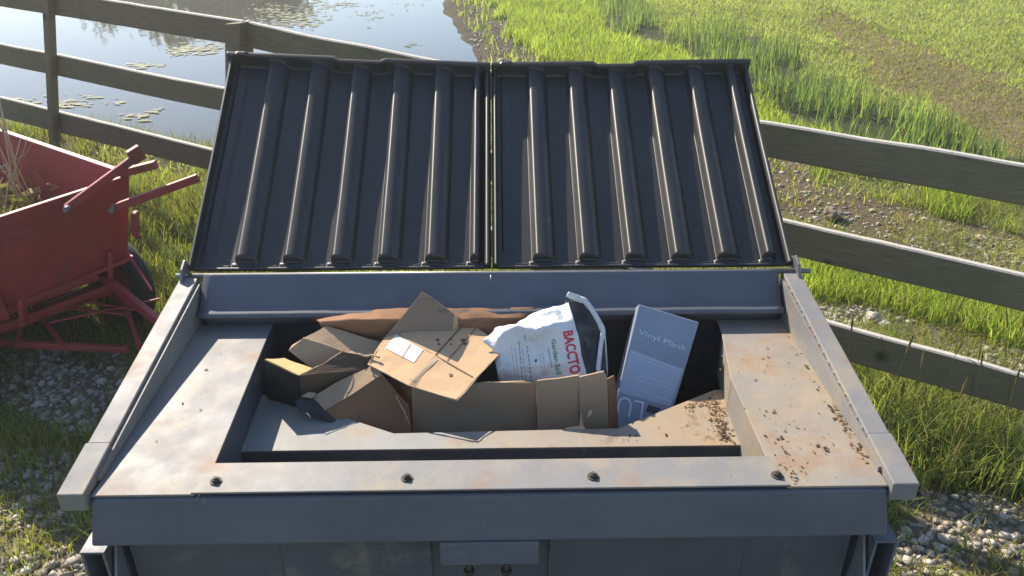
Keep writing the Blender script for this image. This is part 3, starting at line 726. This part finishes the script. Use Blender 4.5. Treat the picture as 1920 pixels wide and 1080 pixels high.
def lettering(name, txt, fn, mat, parent, bold=0.0):
    cu = bpy.data.curves.new('lettering', 'FONT'); cu.body = txt; cu.resolution_u = 3; cu.offset = bold
    t = bpy.data.objects.new('lettering', cu); COL.objects.link(t); dg = bpy.context.evaluated_depsgraph_get(); dg.update()
    me = bpy.data.meshes.new_from_object(t.evaluated_get(dg)); bpy.data.objects.remove(t)
    bm = bmesh.new(); bm.from_mesh(me); bmesh.ops.triangulate(bm, faces=bm.faces)
    bmesh.ops.subdivide_edges(bm, edges=[e for e in bm.edges if e.calc_length() > .2], cuts=2)
    xs = [v.co.x for v in bm.verts]; ys = [v.co.y for v in bm.verts]; x0, x1, y0, y1 = min(xs), max(xs), min(ys), max(ys); off = parent_world(parent)
    for v in bm.verts: v.co = fn((v.co.x - x0) / (x1 - x0), (v.co.y - y0) / (y1 - y0)) - off
    me = bpy.data.meshes.new(name); bm.to_mesh(me); bm.free()
    return link(name, me, mat, parent)
def patch(name, fn, mat, parent, n=10, m2=4):
    bm = bmesh.new(); off = parent_world(parent)
    g = [[bm.verts.new(fn(i / n, j / m2) - off) for j in range(m2 + 1)] for i in range(n + 1)]
    for i in range(n):
        for j in range(m2): bm.faces.new((g[i][j], g[i + 1][j], g[i + 1][j + 1], g[i][j + 1]))
    me = bpy.data.meshes.new(name); bm.to_mesh(me); bm.free(); return link(name, me, mat, parent)

# --- the big unfolded box on top, catching the sun
t = empty('cardboard_box', V3((820, 667, 1.83))); tag(t, 'unfolded tan cardboard box lying tilted on top of the heap, half in sun', 'cardboard box', 'cardboard boxes in the dumpster')
L, B_, R, T = (690, 683, 1.825), (855, 750, 1.695), (950, 650, 1.895), (790, 547, 1.992)
pL, pB, pR = V3(L), V3(B_), V3(R); pN = (pB - pL).cross(pR - pL).normalized()
def on(px, py, d=0.0):
    p = at_plane(px, py, pL, pN); return p + (EYE - p).normalized() * d
K = dict(a=on(765, 722, .003), c=on(817, 666, -.004), d=on(745, 625), f1=on(722, 634), e=on(893, 708, -.002), g=on(876, 602, .002), h=on(848, 620), i=on(800, 612))
kB2 = on(780, 724, -.004); vT = V3(T); tN = (K['h'] - K['d']).cross(vT - K['d']).normalized()
tp = lambda px, py: at_plane(px, py, K['d'], tN)
m = MB()
for q in ([pL, K['a'], K['c'], K['d'], K['f1']], [K['a'], kB2, pB, K['e'], K['c']], [K['c'], K['e'], pR, K['g'], K['h']], [K['d'], K['c'], K['h']]): sheet('', [q], None, .004, build=False, m=m)
for q in ([K['h'], K['g'], tp(850, 588)],): sheet('', [q], None, .004, build=False, m=m)
pan = m.build('panel', M['card'], t)
bv = bvh_of(pan)
m = MB(); sheet('', [[K['f1'], K['d'], tp(735, 616)], [K['d'], K['h'], tp(850, 588), tp(813, 561), vT, tp(735, 616)]], None, .004, build=False, m=m); m.build('top_flap', M['card_shade'], t)  # shade on the box's upper tip is put into this flap's colour
# paper label, creases, tape, stains
patch('paper_label', quad_on(bv, [(722, 652), (776, 680), (794, 655.5), (743, 628)], .002), M['paper'], t, 8, 6)
for q in ([(753, 669), (755, 670), (771, 646), (769, 645)],): patch('label_stripe', quad_on(bv, q, .003), M['card_edge'], t, 4, 1)
M['crease'] = mat_plain('cardboard_crease', (.13, .08, .045), .9, .3, 40)
for q in ([(747, 627), (747.6, 625.6), (888, 706.8), (887, 708)], [(816, 664.5), (818, 666), (876, 603), (874, 601.5)], [(838, 676), (839.4, 676.8), (893, 615.6), (892, 614.8)]):
    patch('crease', quad_on(bv, q, .0016), M['crease'], t, 16, 1)
patch('tape', quad_on(bv, [(767, 710), (778, 716), (822, 674), (814, 668)], .0012), mat_plain('clear_packing_tape', (.47, .34, .21), .3, .1, 20), t, 12, 2)
M['stain'] = mat_plain('grease_stain', (.13, .065, .045), .8, .3, 50)
for px, py, rr in ((821, 637, 3.2), (823, 645, 2.6), (845, 636, 2.4), (846, 645, 2), (868, 638, 4), (872, 644, 3), (845, 703, 3.5)):
    ph = random.random() * 6
    patch('stain', (lambda u, v, px=px, py=py, rr=rr, ph=ph, f=quad_on(bv, [(px - 6, py - 6), (px + 6, py - 6), (px + 6, py + 6), (px - 6, py + 6)], .0022): f(.5 + rr / 12 * v * math.cos(6.2832 * u) * (1 + .3 * math.sin(3 * 6.2832 * u + ph)), .5 + rr / 12 * v * math.sin(6.2832 * u) * (1 + .25 * math.cos(2 * 6.2832 * u)))), M['stain'], t, 12, 2)
# torn fluted rim along the lower and left edges
def rim(pts, parent, w=2.2, mat='card_edge'):
    m = MB(); P = []
    for a, b_ in zip(pts, pts[1:]):
        for k in range(7):
            u = k / 7; P.append(V3((a[0] + (b_[0] - a[0]) * u + random.uniform(-.5, .5), a[1] + (b_[1] - a[1]) * u + random.uniform(-.6, .6), a[2] + (b_[2] - a[2]) * u - .002)))
    P.append(V3(pts[-1])); m.tube(P, [random.uniform(.6, 1.25) * w / 700 for _ in P], 6); return m.build('torn_edge', M[mat], parent)
vq = lambda *a: [(*q[:2], on(*q[:2]).y if len(q) == 2 else q[2]) for q in a]
rim(vq((690, 683), (765, 722), (855, 750)), t, 1.7); rim(vq((855, 750), (893, 708), (950, 650)), t, 1.2); rim(vq((690, 683), (722, 634)), t, 1.2)

# --- closed box in front of it, shaded front flap
t = empty('cardboard_box', V3((888, 780, 1.72))); tag(t, 'upright brown cardboard box in the shade at the front middle of the heap', 'cardboard box', 'cardboard boxes in the dumpster')
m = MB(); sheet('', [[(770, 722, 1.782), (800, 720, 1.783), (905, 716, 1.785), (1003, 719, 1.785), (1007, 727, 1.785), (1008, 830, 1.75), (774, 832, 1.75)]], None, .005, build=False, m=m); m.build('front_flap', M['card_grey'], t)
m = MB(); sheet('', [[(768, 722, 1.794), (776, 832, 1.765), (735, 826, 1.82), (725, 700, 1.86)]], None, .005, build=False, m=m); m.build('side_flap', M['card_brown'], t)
rim([(905, 716.5, 1.783), (1003, 719, 1.783)], t, 1.0)
rim([(742, 742, 1.76), (757, 770, 1.735), (770, 801, 1.715)], t, 1.5)

# --- box right of it
t = empty('cardboard_box', V3((1075, 770, 1.74))); tag(t, 'narrow dull brown cardboard box with a torn sunlit corner below the white soil bag', 'cardboard box', 'cardboard boxes in the dumpster')
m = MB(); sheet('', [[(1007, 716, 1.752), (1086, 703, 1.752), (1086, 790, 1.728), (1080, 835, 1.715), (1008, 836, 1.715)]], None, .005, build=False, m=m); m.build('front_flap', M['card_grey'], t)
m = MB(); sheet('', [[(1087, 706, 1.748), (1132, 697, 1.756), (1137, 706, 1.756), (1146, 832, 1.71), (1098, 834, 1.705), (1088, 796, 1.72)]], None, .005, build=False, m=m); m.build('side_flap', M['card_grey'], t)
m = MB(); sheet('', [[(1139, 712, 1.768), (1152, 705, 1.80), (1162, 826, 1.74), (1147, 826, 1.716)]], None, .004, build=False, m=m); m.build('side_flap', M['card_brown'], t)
m = MB(); sheet('', [[(1044, 811, 1.655), (1062, 799, 1.69), (1085, 796, 1.70), (1090, 770, 1.715), (1094, 795, 1.69), (1100, 810, 1.655)]], None, .003, build=False, m=m); m.build('torn_flap', M['card'], t)
m = MB(); sheet('', [[(1101, 780, 1.690), (1105, 768, 1.71), (1112, 766, 1.712), (1111, 774, 1.70)]], None, .002, build=False, m=m); m.build('torn_flap', M['card_edge'], t)

# --- open carton on the left
t = empty('open_carton', V3((590, 710, 1.80))); tag(t, 'open cardboard carton with one flap lit yellow, at the left end of the heap', 'cardboard box', 'cardboard boxes in the dumpster')
m = MB(); sheet('', [[(496, 674, 1.80), (533, 671, 1.845), (586, 690, 1.83), (562, 703, 1.772)]], None, .004, build=False, m=m); m.build('flap', mat_card('cardboard_inside', (.62, .43, .20), .8), t)
m = MB(); sheet('', [[(496, 676, 1.802), (562, 705, 1.774), (562, 765, 1.765), (520, 765, 1.80), (500, 742, 1.81)]], None, .004, build=False, m=m); m.build('side', M['card_dark'], t)
m = MB(); sheet('', [[(562, 704, 1.773), (608, 682, 1.82), (641, 660, 1.86), (700, 668, 1.862), (705, 690, 1.84), (620, 735, 1.80), (566, 768, 1.77)]], None, .004, build=False, m=m); m.build('side', mat_card('cardboard_dark_brown', (.11, .075, .05), .6), t)  # dark brown card on the adjoining side
m = MB(); sheet('', [[(542, 657, 1.872), (548, 648, 1.89), (568, 635, 1.905), (650, 660, 1.885), (586, 691, 1.852)]], None, .004, build=False, m=m); m.build('side', M['card_grey'], t)
m = MB(); sheet('', [[(570, 633, 1.906), (610, 612, 1.96), (740, 650, 1.93), (700, 672, 1.872), (640, 661, 1.886)]], None, .004, build=False, m=m); m.build('flap', M['card_grey'], t)
rim([(562, 703.5, 1.770), (608, 681, 1.817), (641, 659.5, 1.857)], t, 1.0); rim([(568, 634, 1.903), (610, 646, 1.894), (643, 659, 1.885)], t, 1.0); rim([(672, 664, 1.858), (684, 668, 1.855), (700, 666, 1.85), (712, 670, 1.84)], t, 2.4)
# --- flattened flap below it, and big brown sheet
t = empty('flattened_carton', V3((660, 760, 1.75))); tag(t, 'damp reddish brown carton hanging below the open carton, front left of the heap', 'cardboard box', 'cardboard boxes in the dumpster')
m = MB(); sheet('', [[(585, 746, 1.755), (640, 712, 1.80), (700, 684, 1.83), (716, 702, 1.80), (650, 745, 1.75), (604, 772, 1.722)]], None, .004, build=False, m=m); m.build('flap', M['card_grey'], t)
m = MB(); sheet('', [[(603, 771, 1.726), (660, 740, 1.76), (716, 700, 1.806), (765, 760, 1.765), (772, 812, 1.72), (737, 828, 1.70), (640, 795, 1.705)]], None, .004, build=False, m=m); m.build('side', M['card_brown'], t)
m = MB(); sheet('', [[(566, 743, 1.745), (580, 735, 1.77), (594, 737, 1.765), (586, 746, 1.742)]], None, .003, build=False, m=m); m.build('torn_flap', M['card_edge'], t)
m = MB(); sheet('', [[(552, 753, 1.735), (568, 745, 1.75), (588, 747, 1.748), (604, 773, 1.72), (640, 797, 1.70), (618, 790, 1.70), (560, 768, 1.715)]], None, .004, build=False, m=m); m.build('side', M['film'], t)  # black sheet added in the shape of the shadow below the carton

# --- brown paper and card at the back under the header
t = empty('brown_paper', V3((660, 610, 2.0))); tag(t, 'crumpled reddish brown paper sheet in the deep shade under the header, behind the boxes', 'paper')
def surf(name, ctl, mat, parent, n=36, amp=.008, sc=9, th=.0):
    C = np.array([[tuple(V3(q)) for q in row] for row in ctl]); a, b_ = C.shape[:2]
    u = np.linspace(0, a - 1, n); v = np.linspace(0, b_ - 1, n)
    def itp(A, t):
        i = np.clip(np.floor(t).astype(int), 0, len(A) - 2); f = t - i; f = f * f * (3 - 2 * f) * .4 + f * .6
        return A[i] * (1 - f)[:, None, None] + A[i + 1] * f[:, None, None]
    G = itp(C, u); G = itp(G.transpose(1, 0, 2), v).transpose(1, 0, 2)
    d1 = np.gradient(G, axis=0); d2 = np.gradient(G, axis=1); nn = np.cross(d1, d2); nn /= np.linalg.norm(nn, axis=2)[..., None] + 1e-9
    for i in range(n):
        for j in range(n):
            p = Vector(G[i, j]); w = 1 - abs(mnoise.noise(p * sc)) * 2; w2 = mnoise.noise(p * sc * 2.7)
            G[i, j] += nn[i, j] * amp * (.7 * w + .45 * w2) * (1 if 0 < i < n - 1 and 0 < j < n - 1 else .5)
    k = np.arange(n * n).reshape(n, n); Fq = np.stack([k[:-1, :-1], k[:-1, 1:], k[1:, 1:], k[1:, :-1]], -1).reshape(-1, 4)
    o = np_mesh(name, G.reshape(-1, 3) - np.array(parent_world(parent)), Fq, mat, parent, True)
    if th: q = o.modifiers.new('thick', 'SOLIDIFY'); q.thickness = th
    return o
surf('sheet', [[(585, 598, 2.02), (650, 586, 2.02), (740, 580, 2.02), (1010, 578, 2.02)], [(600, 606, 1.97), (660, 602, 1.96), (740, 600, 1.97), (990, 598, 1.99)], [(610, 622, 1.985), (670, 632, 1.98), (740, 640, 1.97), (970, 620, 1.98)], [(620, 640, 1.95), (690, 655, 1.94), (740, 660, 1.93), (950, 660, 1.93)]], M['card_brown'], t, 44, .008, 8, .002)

# --- white soil bag with torn black-lined mouth
t = empty('soil_bag', V3((1030, 660, 1.86))); tag(t, 'crumpled white plastic soil bag with red and green lettering, torn open showing black lining', 'bag')
face = surf('bag_face', [
    [(905, 640, 1.90), (938, 614, 1.935), (970, 610, 1.905), (1002, 588, 1.945), (1040, 577, 1.955), (1066, 568, 1.965)],
    [(925, 655, 1.885), (946, 622, 1.895), (968, 612, 1.885), (1004, 620, 1.872), (1045, 606, 1.885), (1075, 602, 1.905)],
    [(930, 675, 1.868), (952, 655, 1.87), (978, 650, 1.868), (1008, 646, 1.862), (1054, 630, 1.872), (1082, 622, 1.885)],
    [(932, 692, 1.85), (958, 690, 1.845), (985, 686, 1.842), (1015, 682, 1.84), (1062, 668, 1.848), (1090, 662, 1.862)],
    [(935, 712, 1.85), (962, 722, 1.84), (992, 726, 1.836), (1020, 722, 1.828), (1068, 706, 1.815), (1098, 698, 1.835)],
    [(940, 740, 1.84), (968, 752, 1.83), (1000, 755, 1.825), (1028, 748, 1.82), (1074, 735, 1.795), (1102, 725, 1.81)]], M['bag'], t, 90, .0095, 14, .0015)
surf('bag_lining', [[(1060, 566, 1.972), (1080, 562, 1.985), (1098, 570, 1.98), (1118, 600, 1.95)], [(1078, 610, 1.915), (1092, 604, 1.93), (1110, 612, 1.93), (1132, 625, 1.93)],
     [(1088, 655, 1.88), (1102, 655, 1.895), (1118, 655, 1.895), (1134, 655, 1.90)], [(1098, 715, 1.835), (1110, 716, 1.84), (1124, 715, 1.845), (1138, 714, 1.85)]], M['film'], t, 30, .006, 14, .001)
def ribbon(pts, name, mat, parent):
    m = MB(); rows = []
    for i in range(len(pts) - 1):
        for k in range(5):
            u = k / 5; a, b_ = pts[i], pts[i + 1]; l = [a[j] + (b_[j] - a[j]) * u for j in range(5)]
            rows.append((V3((l[0], l[1], l[4] + random.uniform(-.002, .002))), V3((l[2], l[3], l[4] + .004 + random.uniform(-.002, .002)))))
    vs = [[m.bm.verts.new(p) for p in r] for r in rows]
    for a, b_ in zip(vs, vs[1:]): m.bm.faces.new((a[0], a[1], b_[1], b_[0])).smooth = True
    o = m.build(name, mat, parent); q = o.modifiers.new('thick', 'SOLIDIFY'); q.thickness = .003; return o
ribbon([(1061, 556, 1066, 547, 1.96), (1078, 564, 1084, 553, 1.965), (1094, 569, 1100, 559, 1.96), (1106, 583, 1112, 575, 1.945), (1120, 608, 1128, 602, 1.925), (1126, 622, 1135, 616, 1.915), (1122, 648, 1129, 650, 1.89), (1117, 690, 1125, 694, 1.86), (1119, 708, 1128, 708, 1.85)], 'bag_rim', M['bag'], t)
ribbon([(1126, 620, 1134, 618, 1.922), (1129, 650, 1136, 650, 1.905), (1131, 692, 1139, 690, 1.885), (1130, 712, 1138, 710, 1.87)], 'bag_rim', M['bag'], t)
bv = bvh_of(face)
lettering('lettering', 'BACCTO', quad_on(bv, [(1055, 622), (1069, 703), (1090, 698), (1074, 619)], .0025), M['red_ink'], t, .035)
lettering('lettering', 'Garden Soil', quad_on(bv, [(1033.5, 637), (1043, 703), (1053, 701), (1041.5, 635)], .0025), M['green_ink'], t, .012)
for (xa, ya, xb, yb, w) in ((1027, 652, 1034, 690, 1.6), (1017, 662, 1023, 704, .9), (1012, 664, 1018, 706, .9), (987, 648, 997, 718, 1.6), (979, 656, 986, 722, 1.0), (972, 640, 980, 722, 1.4), (965, 652, 972, 718, .8), (958, 650, 966, 714, .8), (982, 627, 984, 640, 2.)):
    for k in range(9):                                            # small print too fine to read, a line of short strokes
        u0 = (k + random.uniform(0, .15)) / 9; u1 = (k + random.uniform(.6, .9)) / 9
        a = (xa + (xb - xa) * u0, ya + (yb - ya) * u0); b_ = (xa + (xb - xa) * u1, ya + (yb - ya) * u1)
        if k == 0: fine = bmesh.new(); off = parent_world(t)
        f = quad_on(bv, [a, b_, (b_[0] + w, b_[1]), (a[0] + w, a[1])], .002)
        g = [[fine.verts.new(f(i / 2, j) - off) for j in (0, 1)] for i in range(3)]
        for i in range(2): fine.faces.new((g[i][0], g[i + 1][0], g[i + 1][1], g[i][1]))
        if k == 8: me = bpy.data.meshes.new('small_print'); fine.to_mesh(me); fine.free(); link('small_print', me, M['grey_ink'], t)
sp = (1004, 676)
patch('printed_mark', quad_on(bv, [(sp[0] - 2, sp[1] - 2), (sp[0] + 3, sp[1] - 3), (sp[0] + 3, sp[1] + 3), (sp[0] - 2, sp[1] + 3)], .0022), M['grey_ink'], t, 2, 2)

# --- blue grey flooring carton on the right
TL, TR, BR, BL = (1198, 570, 1.985), (1311, 604, 1.955), (1262, 768, 1.795), (1146, 812, 1.760)
t = empty('flooring_carton', V3((1230, 690, 1.87))); tag(t, 'long blue grey carton standing on end in shade at the right end of the heap', 'carton')
A, B2, C2, D2 = V3(TL), V3(TR), V3(BR), V3(BL)
_n = (B2 - A).cross(C2 - A).normalized(); C2 = at_plane(1249, 812, A, _n); D2 = at_plane(1138, 820, A, _n)
nrm = (B2 - A).cross(D2 - A).normalized(); nrm = nrm if nrm.dot(A - EYE) > 0 else -nrm
m = MB(); m.prism([A, B2, C2, D2], nrm * .07, .003); body = m.build('box', M['carton'], t)
bv = bvh_of(body)
patch('printed_panel', quad_on(bv, [(1182, 655), (1281, 692), (1257, 763), (1160, 735)], .0012), M['carton_panel'], t)
lettering('lettering', 'Vinyl Plank', quad_on(bv, [(1196, 629), (1285, 662), (1288, 649), (1199, 617)], .0018), M['carton_ink'], t)
lettering('lettering', 'LU', quad_on(bv, [(1208, 753), (1161, 742), (1155, 776), (1203, 788)], .0018), M['carton_ink'], t, -.008)
patch('printed_mark', quad_on(bv, [(1216, 758), (1238, 766), (1231, 776), (1211, 772)], .0018), M['carton_dark'], t, 3, 2)
for q in ([(1184, 659), (1280, 695), (1279.6, 696), (1183.6, 660)], [(1200, 672), (1276, 700), (1275.6, 701), (1199.6, 673)], [(1196, 704), (1265, 722), (1264.7, 723), (1195.7, 705)], [(1194, 712), (1262, 730), (1261.7, 731), (1193.7, 713)], [(1190, 728), (1258, 752), (1257.6, 753), (1189.6, 729)]):
    patch('printed_line', quad_on(bv, q, .002), M['carton_ink'], t, 6, 1)
# --- dark heap underneath that carries it all
def heap(name, x0, x1, y0, y1, z, mat, lab, cat):
    n = 40; xs = np.linspace(x0, x1, n); ys = np.linspace(y0, y1, n); Xh, Yh = np.meshgrid(xs, ys)
    Zh = z + .05 * np.array([mnoise.noise(Vector((a * 5, b_ * 5, 1))) for a, b_ in zip(Xh.ravel(), Yh.ravel())])
    ed = np.minimum(np.minimum(Xh - x0, x1 - Xh) / (x1 - x0), np.minimum(Yh - y0, y1 - Yh) / (y1 - y0)).ravel()
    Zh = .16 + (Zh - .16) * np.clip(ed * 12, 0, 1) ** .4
    k = np.arange(n * n).reshape(n, n); Fq = np.stack([k[:-1, :-1], k[:-1, 1:], k[1:, 1:], k[1:, :-1]], -1).reshape(-1, 4)
    o = np_mesh(name, np.column_stack([Xh.ravel(), Yh.ravel(), Zh]), Fq, mat); return tag(o, lab, cat)
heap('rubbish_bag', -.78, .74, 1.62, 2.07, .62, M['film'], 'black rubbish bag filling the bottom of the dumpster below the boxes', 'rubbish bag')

# --- crumbs of leaves on the right deck, shelf corner and rail seam
def litter(n_spots):
    V = []; Fa = []; Cc = []
    for (x0, y0, x1, y1, w, z, n) in n_spots:
        for _ in range(n):
            u = random.random(); x = x0 + (x1 - x0) * u + random.gauss(0, w); y = y0 + (y1 - y0) * u + random.gauss(0, w); r = .0008 + .0042 * random.random() ** 3; i = len(V)
            a = random.random() * 6; tl = random.uniform(0, .0025)
            for q in range(4): V.append((x + r * math.cos(a + q * 1.57) * (1.6 if q % 2 else .8), y + r * math.sin(a + q * 1.57) * (1.6 if q % 2 else .8), z + .0008 + (tl if q < 2 else 0) + random.random() * .001))
            Fa.append((i, i + 1, i + 2, i + 3)); Cc += [np.array(random.choice([(.14, .08, .04), (.08, .05, .03), (.24, .15, .07), (.33, .25, .14), (.05, .035, .025)]))] * 4
    return tag(np_mesh('leaf_litter', V, Fa, M['litter'], colors=np.array(Cc), smooth=False), 'dry leaf crumbs scattered on the right deck plate and shelf corner', 'leaf litter', kind='stuff')
litter([(.583, 1.785, .577, 1.60, .011, SZ, 420), (.56, 1.77, .50, 1.74, .010, SZ, 60), (.820, 1.95, .820, 1.40, .0065, ZD + .0005, 55), (.826, 1.60, .826, 1.40, .006, ZD + .0005, 120), (.66, 1.60, .66, 1.36, .02, ZD + .0005, 45), (.70, 1.55, .72, 1.46, .03, ZD + .0005, 14),
        (.72, 1.88, .70, 1.70, .05, ZD + .0005, 26), (.70, 1.6, .76, 1.40, .05, ZD + .0005, 20), (.3, 1.615, .5, 1.66, .012, SZ, 22), (.62, 1.41, .64, 1.33, .006, ZD + .009, 26), (-.76, 1.5, -.76, 1.9, .03, ZD + .0005, 8), (.74, 1.44, .76, 1.44, .012, ZD + .0005, 14)])

# ================================================================== RED CART
cart = empty('farm_cart', (-2.2, 3.3, 0)); tag(cart, 'old faded red wooden farm cart with dead weeds inside, beside the dumpster', 'cart')
Zt, Zb = .862, .40; C0 = at_z(243, 328, Zt - .02); E1 = at_z(0, 407, Zt - .02) - C0; E2 = at_z(0, 236, Zt + .01) - C0; C0.z = E1.z = E2.z = 0; E1.normalize(); E2.normalize()
up = Vector((0, 0, 1))
def panel(a, b_, z0, z1, th, name, flare=0.0, mat='red', bev=.004):
    d = (b_ - a).normalized(); nn = Vector((-d.y, d.x, 0)); c = C0 + E1 * .36 + E2 * 1.1
    if nn.dot(a - c) < 0: nn = -nn
    m = MB(); f = nn * flare
    m.hexa([a + up * z0, b_ + up * z0, b_ + up * z0 + nn * th, a + up * z0 + nn * th, a + up * z1 + f, b_ + up * z1 + f, b_ + up * z1 + f + nn * th, a + up * z1 + f + nn * th], bev)
    return m.build(name, M[mat], cart)
e1, e2 = C0 + E1 * .66, C0 + E2 * 2.2
b0 = at_z(240, 492, Zb); b1 = at_z(0, 592, Zb + .01); b1 = b1 + (b1 - b0) * .13; t0 = C0 + up * (Zt - .02); t1 = C0 + E1 * .68 + up * (Zt - .02); nb = E2 * .025
m = MB(); m.hexa([b0, b1, b1 + nb, b0 + nb, t0, t1, t1 + nb, t0 + nb], .004); m.build('end_panel', M['red'], cart)
c0b = Vector((b0.x, b0.y, 0)) + E2 * .03; nn = E1 * .03
m = MB(); m.hexa([c0b + up * Zb, c0b + E2 * 2.2 + up * Zb, c0b + E2 * 2.2 + nn + up * Zb, c0b + nn + up * Zb, C0 + E2 * .027 + up * Zt, e2 + up * Zt, e2 + nn + up * Zt, C0 + E2 * .027 + nn + up * Zt], .004); m.build('side_panel', M['red'], cart)
panel(e1 + E2 * .02, e1 + E2 * 2.2, Zb, Zt - .05, .03, 'side_panel', .03); panel(e2 - E1 * -.02, e2 + E1 * .64, Zb, Zt, .02, 'end_panel')
m = MB(); m.hexa([C0 + E1 * .05 + E2 * .05 + up * .42, e1 + E2 * .05 + up * .42, e1 + E2 * 2.2 + up * .42, e2 + up * .42, C0 + E1 * .05 + E2 * .05 + up * .44, e1 + E2 * .05 + up * .44, e1 + E2 * 2.2 + up * .44, e2 + up * .44]); m.build('floor', M['red'], cart)
def cb(a, b_, w, h, name='bar', mat='red'): m = MB(); m.bar(V3(a), V3(b_), w, h, bevel=.003); return m.build(name, M[mat], cart)
cb((124, 391, 3.20), (258, 292, 3.40), .022, .034, 'lever'); cb((244, 297, 3.385), (266, 283, 3.42), .03, .065, 'lever_grip')
cb((226, 325, 3.44), (293, 308, 3.44), .04, .034, 'strut'); cb((209, 392, 3.33), (372, 333, 3.40), .025, .036, 'strut')
cb((252, 398, 3.46), (255, 440, 3.46), .05, .02, 'hook'); cb((253, 436, 3.46), (262, 446, 3.44), .02, .02, 'hook')
for a in ((128, 389, 3.19), (213, 391, 3.32)):
    m = MB(); p = V3(a); m.tube([p, p + Vector((.0, -.03, 0))], .012, 8); m.build('bolt', M['steel'], cart)
cb((-60, 608, 3.00), (180, 514, 3.36), .05, .04, 'frame_beam'); cb((-30, 624, 3.02), (206, 537, 3.36), .03, .03, 'frame_beam'); cb((0, 618, 3.06), (205, 546, 3.40), .03, .03, 'frame_beam')
cb((-60, 640, 3.02), (240, 655, 3.06), .025, .03, 'frame_beam'); cb((175, 505, 3.48), (300, 605, 3.05), .03, .045, 'tow_bar'); cb((215, 520, 3.46), (262, 652, 3.02), .02, .025, 'tow_bar')
for (a, b_, wd) in (((-20, 598, 3.2), (190, 530, 3.55), .016), ((20, 520, 3.5), (120, 650, 3.0), .018), ((60, 500, 3.45), (30, 655, 3.0), .018), ((150, 492, 3.5), (250, 560, 3.3), .014), ((-30, 560, 3.3), (240, 590, 3.2), .014),
                    ((205, 470, 3.40), (206, 530, 3.38), .03), ((40, 560, 3.0), (44, 610, 3.0), .03), ((236, 470, 3.45), (285, 545, 3.3), .012), ((120, 560, 3.3), (280, 585, 3.2), .012), ((90, 606, 3.05), (300, 560, 3.35), .012)):
    cb(a, b_, wd, wd * .7, 'rod')
wc = V3((228, 545, 3.62)); wc.z = .245
ax = (E1 + E2 * .0).normalized()
def wheel(c):
    m = MB(); ring = []; a1 = Vector((0, 0, 1)); a2 = ax.cross(a1)
    prof = [(.17, -.05), (.215, -.055), (.24, -.03), (.245, 0), (.24, .03), (.215, .055), (.17, .05)]
    rows = [[m.bm.verts.new(c + (a1 * math.cos(t_) + a2 * math.sin(t_)) * r_ + ax * o_) for r_, o_ in prof] for t_ in [2 * math.pi * k / 36 for k in range(36)]]
    for i in range(36):
        A_, B_2 = rows[i], rows[(i + 1) % 36]
        for k in range(len(prof)): m.bm.faces.new((A_[k], A_[(k + 1) % 7], B_2[(k + 1) % 7], B_2[k]))
    w = m.build('wheel', M['tyre'], cart, True)
    m = MB(); m.tube([c - ax * .03, c + ax * .03], .168, 28); m.tube([c - ax * .06, c + ax * .06], .05, 16); m.build('rim', M['red'], w)
wheel(wc); wheel(wc + E2 * 1.5); wheel(wc + E1 * .8); wheel(wc + E1 * .8 + E2 * 1.5)
for k in (0, 1.5): 
    m = MB(); m.tube([wc + E2 * k - E1 * .08, wc + E2 * k + E1 * .85], .03, 8); m.build('axle', M['red'], cart)
# dead weeds in the cart
w = empty('dead_weeds', C0 + E1 * .36 + E2 * .85 + up * .44); tag(w, 'dry pale weeds sprouting inside the red cart', 'weeds')
m = MB(); c0 = w.location
for k in range(26):
    b0 = c0 + E1 * random.uniform(-.22, .22) + E2 * random.uniform(-.25, .3); h = random.uniform(.3, .78); l = Vector((random.uniform(-.15, .15), random.uniform(-.15, .15), 0))
    P = [b0 + l * t_ ** 1.5 + up * h * t_ + Vector((random.gauss(0, .006), random.gauss(0, .006), 0)) for t_ in (0, .25, .5, .75, 1)]
    m.tube(P, [.005, .0045, .004, .003, .0015], 5)
    for j in (2, 3):
        q = P[j]; d = Vector((random.gauss(0, .06), random.gauss(0, .06), random.uniform(.03, .14))); m.tube([q, q + d * .6, q + d + up * .03], [.003, .0025, .0012], 4)
m.build('stems', mat_plain('dry_stem', (.36, .30, .19), .9, .3, 30), w)
n = 900; Pw = np.array(c0) + RNG.uniform(-.3, .3, (n, 1)) * np.array(E1) + RNG.normal(.1, 1, (n, 1)) * np.array(E2) * .25 + np.column_stack([np.zeros(n), np.zeros(n), np.abs(RNG.normal(0, .10, n))])
a = RNG.normal(0, 1, (n, 3)) * .03; b_ = RNG.normal(0, 1, (n, 3)) * .006
np_mesh('leaves', np.stack([Pw - a - b_, Pw + a - b_, Pw + a + b_, Pw - a + b_], 1).reshape(-1, 3) - np.array(parent_world(w)), np.arange(4 * n).reshape(-1, 4), M['litter'], w, False, np.repeat(np.array([(.30, .29, .12), (.36, .32, .2), (.2, .24, .07)])[RNG.integers(0, 3, n)], 4, 0))

# ------------------------------------------------------------------ scattering volume added to imitate veiling lens glare
k = N('lens_glare_volume'); k.t.nodes.remove(k.b)
pv = k.n('ShaderNodeVolumePrincipled'); pv.inputs['Color'].default_value = (.93, .94, .96, 1); pv.inputs['Density'].default_value = .0036; pv.inputs['Anisotropy'].default_value = .45
k.l(pv.outputs[0], k.out.inputs['Volume'])
m = MB(); m.box(-122, 122, -42, 152, -1.6, 7.5); tag(m.build('lens_glare_veil', k.m), kind='stuff')
